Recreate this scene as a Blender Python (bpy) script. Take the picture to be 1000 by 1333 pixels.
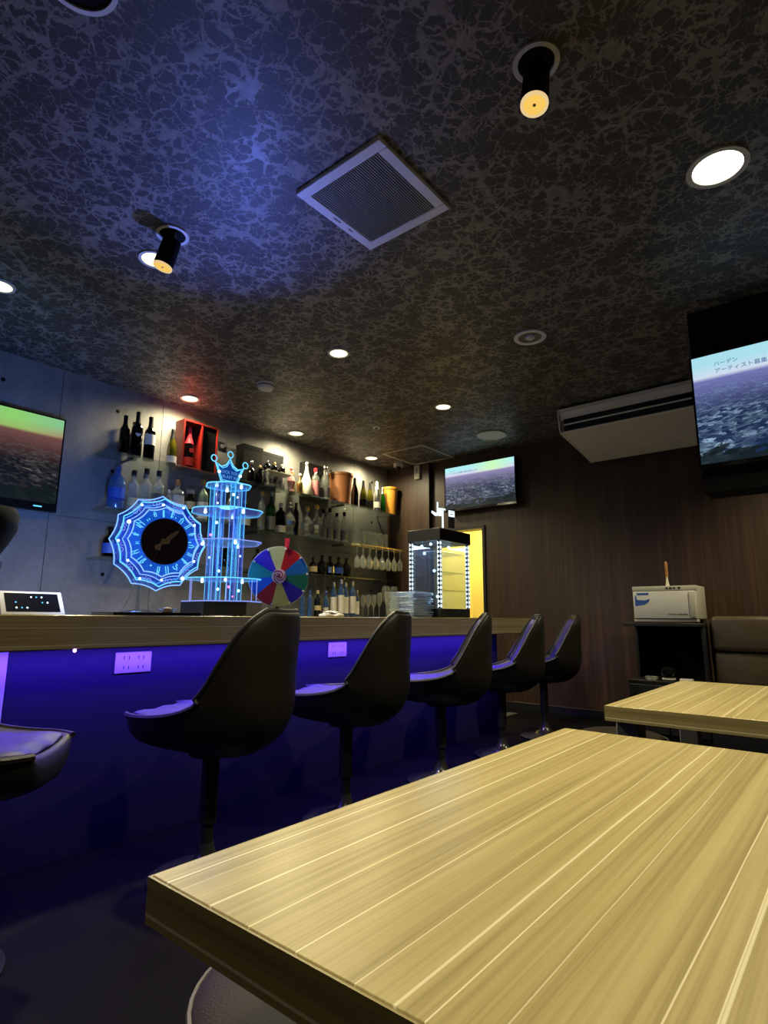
import bpy, bmesh, math, random
from mathutils import Vector, Matrix
random.seed(7)
R = math.radians
for o in list(bpy.data.objects): bpy.data.objects.remove(o)
sc = bpy.context.scene
COL = sc.collection

# ------------------------------------------------------------------ camera, world, exposure
cam = bpy.data.cameras.new('camera'); co = bpy.data.objects.new('camera', cam); COL.objects.link(co)
cam.sensor_fit = 'HORIZONTAL'; cam.sensor_width = 36.0; cam.lens = 36.0*750.85/1000.0
cam.clip_start = 0.02
yaw, pitch, roll = R(39.4937), R(10.4026), R(0.3243)
fw = Vector((-math.sin(yaw)*math.cos(pitch), math.cos(yaw)*math.cos(pitch), math.sin(pitch)))
rt = Vector((math.cos(yaw), math.sin(yaw), 0)); up = rt.cross(fw)
rt2 = rt*math.cos(roll)+up*math.sin(roll); up2 = rt2.cross(fw)
M = Matrix((rt2, up2, -fw)).transposed().to_4x4(); M.translation = Vector((0, 0, 1.0))
co.matrix_world = M
sc.camera = co
w = bpy.data.worlds.new('world'); sc.world = w; w.use_nodes = True
w.node_tree.nodes['Background'].inputs[0].default_value = (0, 0, 0, 1)
sc.view_settings.view_transform = 'Standard'
sc.view_settings.look = 'None'
sc.view_settings.gamma = 1.0
sc.view_settings.exposure = 0.0
sc.view_settings.use_curve_mapping = False

WARM = (1.0, 0.88, 0.55)
def area_light(name, loc, size, size_y, energy, color, rot=(0, 0, 0), spread=180):
    l = bpy.data.lights.new(name, 'AREA'); l.shape = 'RECTANGLE'; l.size = size; l.size_y = size_y
    l.energy = energy; l.color = color; l.spread = R(spread)
    o = bpy.data.objects.new(name, l); COL.objects.link(o); o.location = loc; o.rotation_euler = rot
    return o
def spot_light(name, loc, energy, color, angle=110, blend=0.6, rot=(0, 0, 0), r=0.04):
    l = bpy.data.lights.new(name, 'SPOT'); l.energy = energy; l.color = color; l.spot_size = R(angle)
    l.spot_blend = blend; l.shadow_soft_size = r
    o = bpy.data.objects.new(name, l); COL.objects.link(o); o.location = loc; o.rotation_euler = rot
    return o
def point_light(name, loc, energy, color, r=0.03):
    l = bpy.data.lights.new(name, 'POINT'); l.energy = energy; l.color = color; l.shadow_soft_size = r
    o = bpy.data.objects.new(name, l); COL.objects.link(o); o.location = loc
    return o
def aim(o, target):
    o.rotation_euler = (Vector(target)-o.location).to_track_quat('-Z', 'Y').to_euler(); return o
# the violet LED strip under the counter lip, the corridor lamp, the LEDs in the displays, and an added blue wall fill
area_light('counter_strip_light', (-2.60, 2.25, 0.866), 0.02, 5.0, 32.0, (0.13, 0.05, 1.0))
area_light('corridor_lamp_light', (-3.7, 6.75, 2.55), 0.5, 0.5, 30.0, (1.0, 0.86, 0.42))
point_light('wheel_led_light', (-2.93, 1.50, 1.37), 7.0, (0.10, 0.28, 1.0), 0.1)
aim(spot_light('wall_blue_fill', (-2.75, 1.46, 1.38), 150.0, (0.12, 0.30, 1.0), 130, 1.0, r=0.15), (-4.96, 1.0, 1.5))  # added unseen spot tinting the concrete wall blue behind the wheel
point_light('tower_led_light', (-2.85, 2.0, 1.50), 3.0, (0.10, 0.40, 1.0), 0.1)
aim(spot_light('tower_uplight', (-2.80, 1.98, 2.02), 62.0, (0.12, 0.20, 1.0), 96, 1.0, r=0.06), (-2.35, 1.45, 3.03))
area_light('case_led_light', (-2.775, 4.12, 1.62), 0.2, 0.3, 5.0, (0.60, 0.78, 1.0))

# ------------------------------------------------------------------ materials
def lin(c):
    if isinstance(c, str):
        c = [int(c[i:i+2], 16)/255 for i in (0, 2, 4)]
        return tuple(x/12.92 if x <= 0.04045 else ((x+0.055)/1.055)**2.4 for x in c)
    return tuple(c)
class NT:
    def __init__(s, m): s.t = m.node_tree; s.t.nodes.clear()
    def n(s, t, **kw):
        x = s.t.nodes.new(t)
        for k, v in kw.items():
            if k[0] == 'i' and k[1:].isdigit(): x.inputs[int(k[1:])].default_value = v
            else: setattr(x, k, v)
        return x
    def l(s, a, b): s.t.links.new(a, b)
    def math(s, op, a, b=None, c=None):
        x = s.n('ShaderNodeMath', operation=op)
        for i, v in enumerate((a, b, c)):
            if v is None: continue
            if isinstance(v, (int, float)): x.inputs[i].default_value = v
            else: s.l(v, x.inputs[i])
        return x.outputs[0]
    def ramp(s, fac, stops, interp='LINEAR'):
        x = s.n('ShaderNodeValToRGB'); cr = x.color_ramp; cr.interpolation = interp
        while len(cr.elements) < len(stops): cr.elements.new(0.5)
        for e, (p, c) in zip(cr.elements, stops): e.position = p; e.color = (*lin(c), 1)
        s.l(fac, x.inputs[0]); return x.outputs[0]
    def coords(s, kind='Object', scale=(1, 1, 1), rot=(0, 0, 0)):
        tc = s.n('ShaderNodeTexCoord'); mp = s.n('ShaderNodeMapping')
        mp.inputs['Scale'].default_value = scale; mp.inputs['Rotation'].default_value = rot
        s.l(tc.outputs[kind], mp.inputs[0]); return mp.outputs[0]
    def noise(s, vec, scale, detail=4, rough=0.55, dist=0.0):
        x = s.n('ShaderNodeTexNoise'); x.inputs['Scale'].default_value = scale; x.inputs['Detail'].default_value = detail
        x.inputs['Roughness'].default_value = rough; x.inputs['Distortion'].default_value = dist
        s.l(vec, x.inputs['Vector']); return x.outputs['Fac']
    def mix(s, fac, a, b, mode='MIX'):
        x = s.n('ShaderNodeMix', data_type='RGBA', blend_type=mode)
        for sock, v in ((x.inputs[0], fac), (x.inputs[6], a), (x.inputs[7], b)):
            if isinstance(v, (int, float)): sock.default_value = v
            elif isinstance(v, (tuple, str)): sock.default_value = (*lin(v), 1)
            else: s.l(v, sock)
        return x.outputs[2]
    def principled(s, col, rough=0.5, metal=0.0, bump=None, bumpd=0.002, spec=0.5, coat=0.0, emit=None, es=0.0):
        p = s.n('ShaderNodeBsdfPrincipled')
        if isinstance(col, (tuple, str)): p.inputs['Base Color'].default_value = (*lin(col), 1)
        else: s.l(col, p.inputs['Base Color'])
        if isinstance(rough, (int, float)): p.inputs['Roughness'].default_value = rough
        else: s.l(rough, p.inputs['Roughness'])
        p.inputs['Metallic'].default_value = metal; p.inputs['Specular IOR Level'].default_value = spec
        p.inputs['Coat Weight'].default_value = coat
        if emit is not None:
            p.inputs['Emission Color'].default_value = (*lin(emit), 1); p.inputs['Emission Strength'].default_value = es
        if bump is not None:
            b = s.n('ShaderNodeBump'); b.inputs['Distance'].default_value = bumpd; b.inputs['Strength'].default_value = 1.0
            s.l(bump, b.inputs['Height']); s.l(b.outputs[0], p.inputs['Normal'])
        return p.outputs[0]
    def out(s, sh):
        o = s.n('ShaderNodeOutputMaterial'); s.l(sh, o.inputs[0])
def newm(name):
    m = bpy.data.materials.new(name); m.use_nodes = True; return m, NT(m)
def plain(name, col, rough=0.5, metal=0.0, grain=0.12, gscale=40, spec=0.5, coat=0.0, bumpd=0.0):
    m, t = newm(name); v = t.coords()
    f = t.noise(v, gscale, 3)
    c = lin(col); hi = tuple(min(1, x*(1+grain)) for x in c); lo = tuple(x*(1-grain) for x in c)
    t.out(t.principled(t.mix(f, lo, hi), rough, metal, f if bumpd else None, bumpd, spec, coat)); return m
def emis(name, col, s):
    m, t = newm(name); e = t.n('ShaderNodeEmission', i0=(*lin(col), 1), i1=s); t.out(e.outputs[0]); return m
def glass(name, tint='F4F8F8', haze=0.04, hazec=None, edge=0.75, emit=None, es=0.0, rough=0.04, base=0.05):
    """thin clear wall: mostly transparent, reflecting more at grazing angles, haze for dust and, on some, painted-in light"""
    m, t = newm(name)
    tr = t.n('ShaderNodeBsdfTransparent', i0=(*lin(tint), 1))
    df = t.n('ShaderNodeBsdfDiffuse', i0=(*lin(hazec or tint), 1))
    a = t.n('ShaderNodeMixShader', i0=haze); t.l(tr.outputs[0], a.inputs[1]); t.l(df.outputs[0], a.inputs[2])
    gl = t.n('ShaderNodeBsdfGlossy', i0=(1, 1, 1, 1)); gl.inputs['Roughness'].default_value = rough
    lw = t.n('ShaderNodeLayerWeight', i0=0.5)
    f = t.math('MULTIPLY_ADD', t.math('POWER', lw.outputs['Facing'], 3.0), edge, base)
    b = t.n('ShaderNodeMixShader'); t.l(f, b.inputs[0]); t.l(a.outputs[0], b.inputs[1]); t.l(gl.outputs[0], b.inputs[2])
    sh = b.outputs[0]
    if emit:
        e = t.n('ShaderNodeEmission', i0=(*lin(emit), 1), i1=es); ad = t.n('ShaderNodeAddShader')
        t.l(sh, ad.inputs[0]); t.l(e.outputs[0], ad.inputs[1]); sh = ad.outputs[0]
    t.out(sh); return m

def laminate(name, axis='Y', dark=1.0, rough=0.33):
    m, t = newm(name)
    fine = (60, 0.6, 60) if axis == 'Y' else (0.6, 60, 60)
    a = t.noise(t.coords(scale=fine), 1.6, 5, 0.7)
    b = t.noise(t.coords(scale=tuple(x*0.35 for x in fine)), 1.0, 4, 0.6)
    g = t.math('ADD', t.math('MULTIPLY', a, 0.55), t.math('MULTIPLY', b, 0.45))
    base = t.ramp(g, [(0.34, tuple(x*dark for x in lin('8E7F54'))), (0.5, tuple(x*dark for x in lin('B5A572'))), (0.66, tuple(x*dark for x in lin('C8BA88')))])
    tc = t.n('ShaderNodeTexCoord'); sp = t.n('ShaderNodeSeparateXYZ'); t.l(tc.outputs['Object'], sp.inputs[0])
    across = t.math('ADD', sp.outputs[0] if axis == 'Y' else sp.outputs[1], sp.outputs[2])
    across = t.math('MULTIPLY_ADD', t.noise(tc.outputs['Object'], 1.2, 2), 0.014, across)
    s1 = None
    for k, wd, gate in ((24.0, 0.055, 0.50), (57.0, 0.065, 0.60)):
        vo = t.n('ShaderNodeTexVoronoi', voronoi_dimensions='1D'); vo.inputs['Scale'].default_value = 1.0
        t.l(t.math('MULTIPLY', across, k), vo.inputs['W'])
        scn = t.n('ShaderNodeSeparateColor'); t.l(vo.outputs['Color'], scn.inputs[0])
        ln = t.math('MAXIMUM', t.math('SUBTRACT', 1.0, t.math('DIVIDE', vo.outputs['Distance'], wd)), 0.0)
        ln = t.math('MULTIPLY', t.math('MINIMUM', t.math('MULTIPLY', ln, 1.8), 1.0), t.math('GREATER_THAN', scn.outputs[0], gate))
        ln = t.math('MULTIPLY', ln, t.math('MULTIPLY_ADD', scn.outputs[1], 0.6, 0.3))
        s1 = ln if s1 is None else t.math('MAXIMUM', s1, ln)
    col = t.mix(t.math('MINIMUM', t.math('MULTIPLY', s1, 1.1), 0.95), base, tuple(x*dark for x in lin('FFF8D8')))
    t.out(t.principled(col, rough, 0, g, 0.0003)); return m
def dark_wood(name, k=1.0):
    m, t = newm(name)
    a = t.noise(t.coords(scale=(26, 26, 0.7)), 1.0, 5, 0.65)
    b = t.noise(t.coords(scale=(5, 5, 0.25)), 1.0, 3)
    g = t.math('ADD', t.math('MULTIPLY', a, 0.6), t.math('MULTIPLY', b, 0.4))
    c = t.ramp(g, [(0.32, tuple(k*x for x in (0.030, 0.016, 0.009))), (0.5, tuple(k*x for x in (0.062, 0.033, 0.019))), (0.68, tuple(k*x for x in (0.115, 0.064, 0.036)))])
    t.out(t.principled(c, 0.45, 0, g, 0.001)); return m
def ceiling_mat():
    m, t = newm('ceiling_paper')
    v = t.coords()
    def warp(sc, amt):
        wn = t.n('ShaderNodeTexNoise'); wn.inputs['Scale'].default_value = sc; wn.inputs['Detail'].default_value = 4; wn.inputs['Roughness'].default_value = 0.65; t.l(v, wn.inputs['Vector'])
        wv = t.n('ShaderNodeVectorMath', operation='MULTIPLY_ADD'); t.l(wn.outputs['Color'], wv.inputs[0])
        wv.inputs[1].default_value = (amt, amt, 0); t.l(v, wv.inputs[2]); return wv.outputs[0]
    def cells(vec, sc):
        vo = t.n('ShaderNodeTexVoronoi', feature='DISTANCE_TO_EDGE'); vo.inputs['Scale'].default_value = sc; t.l(vec, vo.inputs['Vector']); return vo.outputs['Distance']
    wv = warp(11, 0.14)
    wid = t.math('MULTIPLY_ADD', t.noise(v, 7.0, 3), 0.50, -0.185)
    f1 = t.math('SUBTRACT', 1.0, t.math('DIVIDE', cells(wv, 10.0), t.math('MAXIMUM', wid, 0.015)))
    f2 = t.math('SUBTRACT', 1.0, t.math('DIVIDE', cells(warp(16, 0.10), 17.0), t.math('MAXIMUM', t.math('MULTIPLY', wid, 0.9), 0.012)))
    f = t.math('MAXIMUM', t.math('MULTIPLY', f1, 2.2), t.math('MULTIPLY', f2, 1.5))
    f = t.math('MINIMUM', t.math('MAXIMUM', f, 0.0), 1.0)
    f = t.math('MULTIPLY', f, t.math('MULTIPLY_ADD', t.noise(v, 26, 3), 1.1, 0.20))
    f = t.math('MINIMUM', f, 1.0)
    fine = t.noise(v, 90, 2)
    c = t.mix(f, t.mix(fine, (0.036, 0.035, 0.035), (0.057, 0.056, 0.055)), (0.25, 0.24, 0.22))
    t.out(t.principled(c, t.math('MULTIPLY_ADD', f, -0.14, 0.52), 0, f, 0.0008, spec=0.5)); return m
def concrete_mat():
    m, t = newm('concrete')
    v = t.coords('Object')
    a = t.noise(v, 2.2, 6, 0.62, 0.4); b = t.noise(v, 26, 4)
    st = t.noise(t.coords(scale=(3, 3, 0.4)), 1.6, 4)
    g = t.math('ADD', t.math('MULTIPLY', a, 0.6), t.math('ADD', t.math('MULTIPLY', b, 0.15), t.math('MULTIPLY', st, 0.25)))
    c = t.ramp(g, [(0.3, '504E4C'), (0.5, '6C6A66'), (0.7, '85827D')])
    t.out(t.principled(c, 0.75, 0, b, 0.0012)); return m
def leather(name, col, rough=0.38, spec=0.5):
    m, t = newm(name); v = t.coords()
    vo = t.n('ShaderNodeTexVoronoi'); vo.inputs['Scale'].default_value = 260; t.l(v, vo.inputs['Vector'])
    f = t.noise(v, 12, 4)
    c = lin(col)
    t.out(t.principled(t.mix(f, tuple(x*0.75 for x in c), tuple(x*1.25 for x in c)), rough, 0, vo.outputs[0], 0.0004, spec)); return m
def city(name, sky, sky2, haze, ground, light, sun, sunpos, k=1.0):
    m, t = newm(name)
    tc = t.n('ShaderNodeTexCoord'); sp = t.n('ShaderNodeSeparateXYZ'); t.l(tc.outputs['Generated'], sp.inputs[0])
    u, v = sp.outputs[0], sp.outputs[2]
    dep = t.math('DIVIDE', 0.30, t.math('SUBTRACT', 0.96, v))
    px = t.math('MULTIPLY', t.math('SUBTRACT', u, 0.5), dep)
    cb = t.n('ShaderNodeCombineXYZ'); t.l(px, cb.inputs[0]); t.l(t.math('MULTIPLY', dep, 0.9), cb.inputs[1])
    vo = t.n('ShaderNodeTexVoronoi', distance='CHEBYCHEV'); vo.inputs['Scale'].default_value = 78; t.l(cb.outputs[0], vo.inputs['Vector'])
    sc_ = t.n('ShaderNodeSeparateColor'); t.l(vo.outputs['Color'], sc_.inputs[0])
    nz = t.noise(cb.outputs[0], 24, 5, 0.75)
    b = t.math('MULTIPLY', t.math('POWER', sc_.outputs[0], 2.0), t.math('MULTIPLY_ADD', nz, 2.2, -0.35))
    br = t.n('ShaderNodeTexBrick'); br.inputs['Scale'].default_value = 90; t.l(cb.outputs[0], br.inputs['Vector'])
    br.inputs[1].default_value = (1, 1, 1, 1); br.inputs[2].default_value = (0.35, 0.35, 0.35, 1); br.inputs[3].default_value = (0.15, 0.15, 0.15, 1)
    big = t.math('MULTIPLY_ADD', t.noise(cb.outputs[0], 7, 3), 4.2, -1.45)
    b = t.math('MULTIPLY', b, t.math('MINIMUM', t.math('MAXIMUM', big, 0.08), 1.6))
    b = t.math('MAXIMUM', t.math('MULTIPLY', b, br.outputs[0]), 0.0)
    gcol = t.mix(t.math('MINIMUM', b, 1.0), ground, light)
    # trees in the foreground
    tn = t.noise(cb.outputs[0], 14, 4)
    tree = t.math('GREATER_THAN', t.math('SUBTRACT', t.math('MULTIPLY_ADD', tn, 0.9, -0.14), v), 0.17)
    gcol = t.mix(t.math('MULTIPLY', tree, 0.88), gcol, (0.006, 0.012, 0.011))
    hz = t.n('ShaderNodeMapRange'); hz.inputs[1].default_value = 0.40; hz.inputs[2].default_value = 0.80; t.l(v, hz.inputs[0])
    gcol = t.mix(t.math('MULTIPLY', t.math('POWER', hz.outputs[0], 1.6), 0.92), gcol, haze)
    skm = t.n('ShaderNodeMapRange'); skm.inputs[1].default_value = 0.76; skm.inputs[2].default_value = 0.92; t.l(v, skm.inputs[0])
    scol = t.mix(skm.outputs[0], sky2, sky)
    dx = t.math('SUBTRACT', u, sunpos[0]); dy = t.math('MULTIPLY', t.math('SUBTRACT', v, sunpos[1]), 0.7)
    r = t.math('SQRT', t.math('ADD', t.math('MULTIPLY', dx, dx), t.math('MULTIPLY', dy, dy)))
    sf = t.math('MAXIMUM', t.math('SUBTRACT', 1.0, t.math('MULTIPLY', r, 3.2)), 0.0)
    scol = t.mix(t.math('MULTIPLY', sf, 0.9), scol, sun)
    hm = t.n('ShaderNodeMapRange'); hm.inputs[1].default_value = 0.765; hm.inputs[2].default_value = 0.80; t.l(v, hm.inputs[0])
    col = t.mix(hm.outputs[0], gcol, scol)
    e = t.n('ShaderNodeEmission'); t.l(col, e.inputs[0]); e.inputs[1].default_value = k
    gl = t.n('ShaderNodeBsdfGlossy', i0=(0.015, 0.015, 0.015, 1)); gl.inputs[1].default_value = 0.3
    ad = t.n('ShaderNodeAddShader'); t.l(e.outputs[0], ad.inputs[0]); t.l(gl.outputs[0], ad.inputs[1])
    t.out(ad.outputs[0]); return m

M_ = {}
M_['ceil'] = ceiling_mat()
M_['concrete'] = concrete_mat()
M_['wood'] = dark_wood('wall_wood', 0.75)
M_['wood2'] = dark_wood('column_wood', 0.75)
M_['floor'] = plain('floor_vinyl', (0.006, 0.0055, 0.0065), 0.6, 0, 0.35, 9, spec=0.06)
M_['black'] = plain('black_plastic', (0.010, 0.010, 0.011), 0.45)
M_['mattblack'] = plain('matt_black', (0.005, 0.005, 0.005), 0.85, spec=0.2)
M_['gloss'] = plain('gloss_black', (0.006, 0.006, 0.007), 0.12)
M_['tabY'] = laminate('table_laminate', 'Y')
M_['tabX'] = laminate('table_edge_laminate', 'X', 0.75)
M_['ctr'] = laminate('counter_laminate', 'Y', 0.85, 0.22)
M_['panel'] = plain('bar_panel_led_blue', (0.007, 0.007, 0.055), 0.6)  # LED blue put into the base colour so warm light barely shows
M_['shell'] = leather('stool_shell_leather', (0.009, 0.0075, 0.006), 0.5)
M_['cush'] = leather('led_blue_cushion_leather', (0.020, 0.014, 0.18), 0.5)  # dark leather with the strip's LED blue painted into its colour
M_['sofa'] = leather('sofa_leather', (0.085, 0.064, 0.042), 0.33)
M_['brown'] = leather('brown_stool_leather', (0.020, 0.013, 0.010), 0.55, 0.2)
M_['pipe'] = plain('grey_piping', (0.09, 0.08, 0.07), 0.5)
M_['basem'] = plain('dark_stool_base', (0.06, 0.06, 0.06), 0.22, 0.6, 0.03)
M_['chrome'] = plain('dark_chrome', (0.35, 0.35, 0.36), 0.18, 1.0, 0.03)
M_['white'] = plain('white_plastic', (0.62, 0.61, 0.58), 0.45, 0, 0.04)
M_['cream'] = plain('cream_plastic', (0.50, 0.48, 0.40), 0.5, 0, 0.05)
M_['acw'] = plain('air_conditioner_white', (0.74, 0.72, 0.68), 0.5, 0, 0.04)
M_['grey'] = plain('grey_metal', (0.20, 0.19, 0.18), 0.4, 0.3)
M_['ventw'] = plain('vent_enamel', (0.78, 0.78, 0.80), 0.5, 0, 0.08, 120)
M_['slat'] = plain('vent_slat_grey', (0.20, 0.19, 0.18), 0.5, 0, 0.08, 120)
M_['brass'] = plain('brass', (0.75, 0.55, 0.22), 0.22, 1.0, 0.05)
M_['gold'] = plain('gold_foil', (0.72, 0.52, 0.16), 0.28, 1.0, 0.1)
M_['silver'] = plain('silver_foil', (0.75, 0.74, 0.70), 0.25, 1.0, 0.1)
M_['bronze'] = plain('dull_gold', (0.62, 0.47, 0.24), 0.5, 0.15)
M_['copper'] = plain('terracotta_copper', (0.42, 0.16, 0.055), 0.5, 0, 0.15, 12)
M_['amberb'] = plain('amber_bucket', (0.60, 0.26, 0.03), 0.4, 0, 0.15, 12)
M_['red'] = plain('red_lacquer', (0.22, 0.011, 0.008), 0.35)
M_['redp'] = plain('red_cap', (0.70, 0.03, 0.05), 0.4)
M_['paper'] = plain('label_paper', (0.62, 0.59, 0.50), 0.7, 0, 0.1, 60)
M_['bluep'] = plain('label_blue', (0.03, 0.09, 0.42), 0.5)
M_['pink'] = plain('pink_ceramic', (0.62, 0.24, 0.24), 0.4)
M_['ivory'] = plain('ivory_ceramic', (0.78, 0.74, 0.60), 0.35, 0, 0.06)
M_['wooden'] = plain('orange_wood', (0.45, 0.20, 0.05), 0.5, 0, 0.2, 30)
M_['yellow'] = plain('corridor_plaster', (0.85, 0.74, 0.30), 0.8, 0, 0.05, 5)
M_['cloth'] = plain('white_towel', (0.7, 0.7, 0.7), 0.9, 0, 0.08, 90, bumpd=0.002)
M_['darkg'] = glass('dark_glass', '14120E', 0.35, '0A0A0A', 0.6)
M_['clear'] = glass('clear_glass', 'F4F7F5', 0.14, 'F0F2EA', 1.0, rough=0.07, base=0.14)  # white haze raised to paint lit brightness into the glass
M_['shelfg'] = glass('shelf_glass', 'EEF3F0', 0.04, '9FB4B0', 0.6)
M_['trayg'] = glass('tray_led_tint', 'DDE8F6', 0.50, 'B8D0F4', 0.8, rough=0.15)  # blue-white of the case LEDs put into the haze colour
M_['green'] = glass('green_glass', '2E7A2A', 0.25, '1F6A14', 0.7)
M_['frost'] = glass('frosted_green_glass', 'A9BBA6', 0.55, '8FA088', 0.4, rough=0.3)
M_['goldg'] = glass('gold_green_glass', '6E6A1C', 0.5, '6A641A', 0.8)
M_['blueg'] = glass('blue_glass', '9CC4F0', 0.18, '6C9CE0', 0.8)
M_['amber'] = glass('amber_glass', 'A2701C', 0.3, '7A4E10', 0.7)
M_['acry'] = glass('lit_acrylic', 'DCE8FF', 0.03, '4070FF', 0.6, (0.02, 0.10, 0.75), 0.09)
M_['acryc'] = glass('lit_acrylic_cyan', 'DCF0FF', 0.03, '40A0FF', 0.6, (0.02, 0.26, 0.85), 0.10)
M_['caseg'] = glass('case_glass', 'F0F6FA', 0.015, 'C0D0FF', 0.5)
M_['edgeb'] = emis('led_edge_blue', (0.20, 0.42, 1.0), 1.5)
M_['edgec'] = emis('led_edge_cyan', (0.14, 0.62, 1.0), 1.3)
M_['edgev'] = emis('led_edge_violet', (0.32, 0.38, 1.0), 0.9)
M_['led'] = emis('led_white_blue', (0.55, 0.85, 1.0), 4.0)
M_['ledv'] = emis('led_violet', (0.45, 0.25, 1.0), 9.0)
M_['ledcase'] = emis('led_case', (0.78, 0.93, 1.0), 1.6)
M_['sign'] = emis('sign_white', (0.85, 0.97, 1.0), 1.2)
M_['lampw'] = emis('lamp_cream', (1.0, 0.90, 0.55), 2.2)
M_['lampbig'] = emis('lamp_bright', (1.0, 0.95, 0.70), 9.0)
M_['bulb'] = emis('bulb_gold', (1.0, 0.62, 0.12), 0.95)
M_['bulbrim'] = emis('bulb_rim', (1.0, 0.72, 0.35), 0.8)
M_['scrR'] = city('screen_right', (0.42, 0.78, 0.88), (0.72, 0.74, 0.90), (0.20, 0.22, 0.55), (0.010, 0.025, 0.075), (0.42, 0.62, 0.85), (0.85, 0.95, 0.85), (0.62, 1.02), 0.95)
M_['scrE'] = city('screen_end', (0.45, 0.88, 0.90), (0.75, 0.62, 0.85), (0.34, 0.30, 0.55), (0.020, 0.030, 0.060), (0.50, 0.56, 0.72), (0.62, 1.0, 0.45), (0.70, 0.90), 1.0)
M_['scrL'] = city('screen_left', (0.28, 0.66, 0.36), (0.52, 0.20, 0.14), (0.24, 0.10, 0.09), (0.006, 0.008, 0.013), (0.20, 0.19, 0.18), (0.34, 0.78, 0.16), (0.72, 0.93), 0.80)

# ------------------------------------------------------------------ mesh helpers
class MB:
    def __init__(s): s.bm = bmesh.new()
    def _merge(s, tb):
        me = bpy.data.meshes.new('tmp'); tb.to_mesh(me); tb.free(); s.bm.from_mesh(me); bpy.data.meshes.remove(me); return s
    def box(s, x0, x1, y0, y1, z0, z1, bev=0.0, seg=2, rz=0.0):
        tb = bmesh.new(); bmesh.ops.create_cube(tb, size=1.0)
        for v in tb.verts:
            v.co = Vector(((v.co.x+.5)*(x1-x0)+x0, (v.co.y+.5)*(y1-y0)+y0, (v.co.z+.5)*(z1-z0)+z0))
        if bev: bmesh.ops.bevel(tb, geom=list(tb.edges)+list(tb.verts), offset=bev, segments=seg, profile=0.5, affect='EDGES')
        if rz: bmesh.ops.rotate(tb, cent=((x0+x1)/2, (y0+y1)/2, 0), matrix=Matrix.Rotation(rz, 3, 'Z'), verts=tb.verts)
        return s._merge(tb)
    def cyl(s, p0, p1, r0, r1=None, n=14, caps=True):
        r1 = r0 if r1 is None else r1
        p0, p1 = Vector(p0), Vector(p1); d = (p1-p0).normalized()
        a = d.orthogonal().normalized(); b = d.cross(a)
        A = [s.bm.verts.new(p0+r0*(a*math.cos(2*math.pi*i/n)+b*math.sin(2*math.pi*i/n))) for i in range(n)]
        B = [s.bm.verts.new(p1+r1*(a*math.cos(2*math.pi*i/n)+b*math.sin(2*math.pi*i/n))) for i in range(n)]
        for i in range(n): s.bm.faces.new((A[i], A[(i+1) % n], B[(i+1) % n], B[i]))
        if caps: s.bm.faces.new(A[::-1]); s.bm.faces.new(B)
        return s
    def lathe(s, prof, n=18, o=(0, 0, 0), sq=0.0, cap=True):
        """prof: (radius, z) from bottom up; sq > 0 squares the section"""
        o = Vector(o); rings = []
        for r, z in prof:
            ring = []
            for i in range(n):
                a = 2*math.pi*(i+.5)/n; c, q = math.cos(a), math.sin(a)
                if sq: k = 1.0/max(abs(c), abs(q))*sq+(1-sq)
                else: k = 1.0
                ring.append(s.bm.verts.new(o+Vector((r*c*k, r*q*k, z))))
            rings.append(ring)
        for A, B in zip(rings, rings[1:]):
            for i in range(n): s.bm.faces.new((A[i], A[(i+1) % n], B[(i+1) % n], B[i]))
        if cap: s.bm.faces.new(rings[0][::-1]); s.bm.faces.new(rings[-1])
        return s
    def tube(s, pts, r, n=5, closed=False):
        pts = [Vector(p) for p in pts]; N = len(pts); rings = []
        prev = None
        for i, p in enumerate(pts):
            a = pts[(i-1) % N] if (closed or i > 0) else p
            b = pts[(i+1) % N] if (closed or i < N-1) else p
            d = (b-a).normalized()
            if prev is None: u = d.orthogonal().normalized()
            else:
                u = prev-d*prev.dot(d); u = u.normalized() if u.length > 1e-6 else d.orthogonal().normalized()
            prev = u; v = d.cross(u)
            rings.append([s.bm.verts.new(p+r*(u*math.cos(2*math.pi*k/n)+v*math.sin(2*math.pi*k/n))) for k in range(n)])
        rng = range(N) if closed else range(N-1)
        for i in rng:
            A, B = rings[i], rings[(i+1) % N]
            for k in range(n): s.bm.faces.new((A[k], A[(k+1) % n], B[(k+1) % n], B[k]))
        if not closed: s.bm.faces.new(rings[0][::-1]); s.bm.faces.new(rings[-1])
        return s
    def ball(s, c, r, n=10, sz=1.0):
        tb = bmesh.new(); bmesh.ops.create_uvsphere(tb, u_segments=n, v_segments=max(5, n//2+1), radius=r)
        for v in tb.verts: v.co = Vector((v.co.x+c[0], v.co.y+c[1], v.co.z*sz+c[2]))
        return s._merge(tb)
    def prism(s, pts, off):
        off = Vector(off); A = [s.bm.verts.new(p) for p in pts]; B = [s.bm.verts.new(Vector(p)+off) for p in pts]
        n = len(pts); s.bm.faces.new(A); s.bm.faces.new(B[::-1])
        for i in range(n): s.bm.faces.new((A[(i+1) % n], A[i], B[i], B[(i+1) % n]))
        return s
    def ring(s, r0, r1, z0, z1, n=32, o=(0, 0, 0)):
        o = Vector(o); pr = [(r0, z0), (r1, z0), (r1, z1), (r0, z1)]; rings = []
        for r, z in pr: rings.append([s.bm.verts.new(o+Vector((r*math.cos(2*math.pi*i/n), r*math.sin(2*math.pi*i/n), z))) for i in range(n)])
        for k in range(4):
            A, B = rings[k], rings[(k+1) % 4]
            for i in range(n): s.bm.faces.new((A[i], A[(i+1) % n], B[(i+1) % n], B[i]))
        return s
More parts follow.
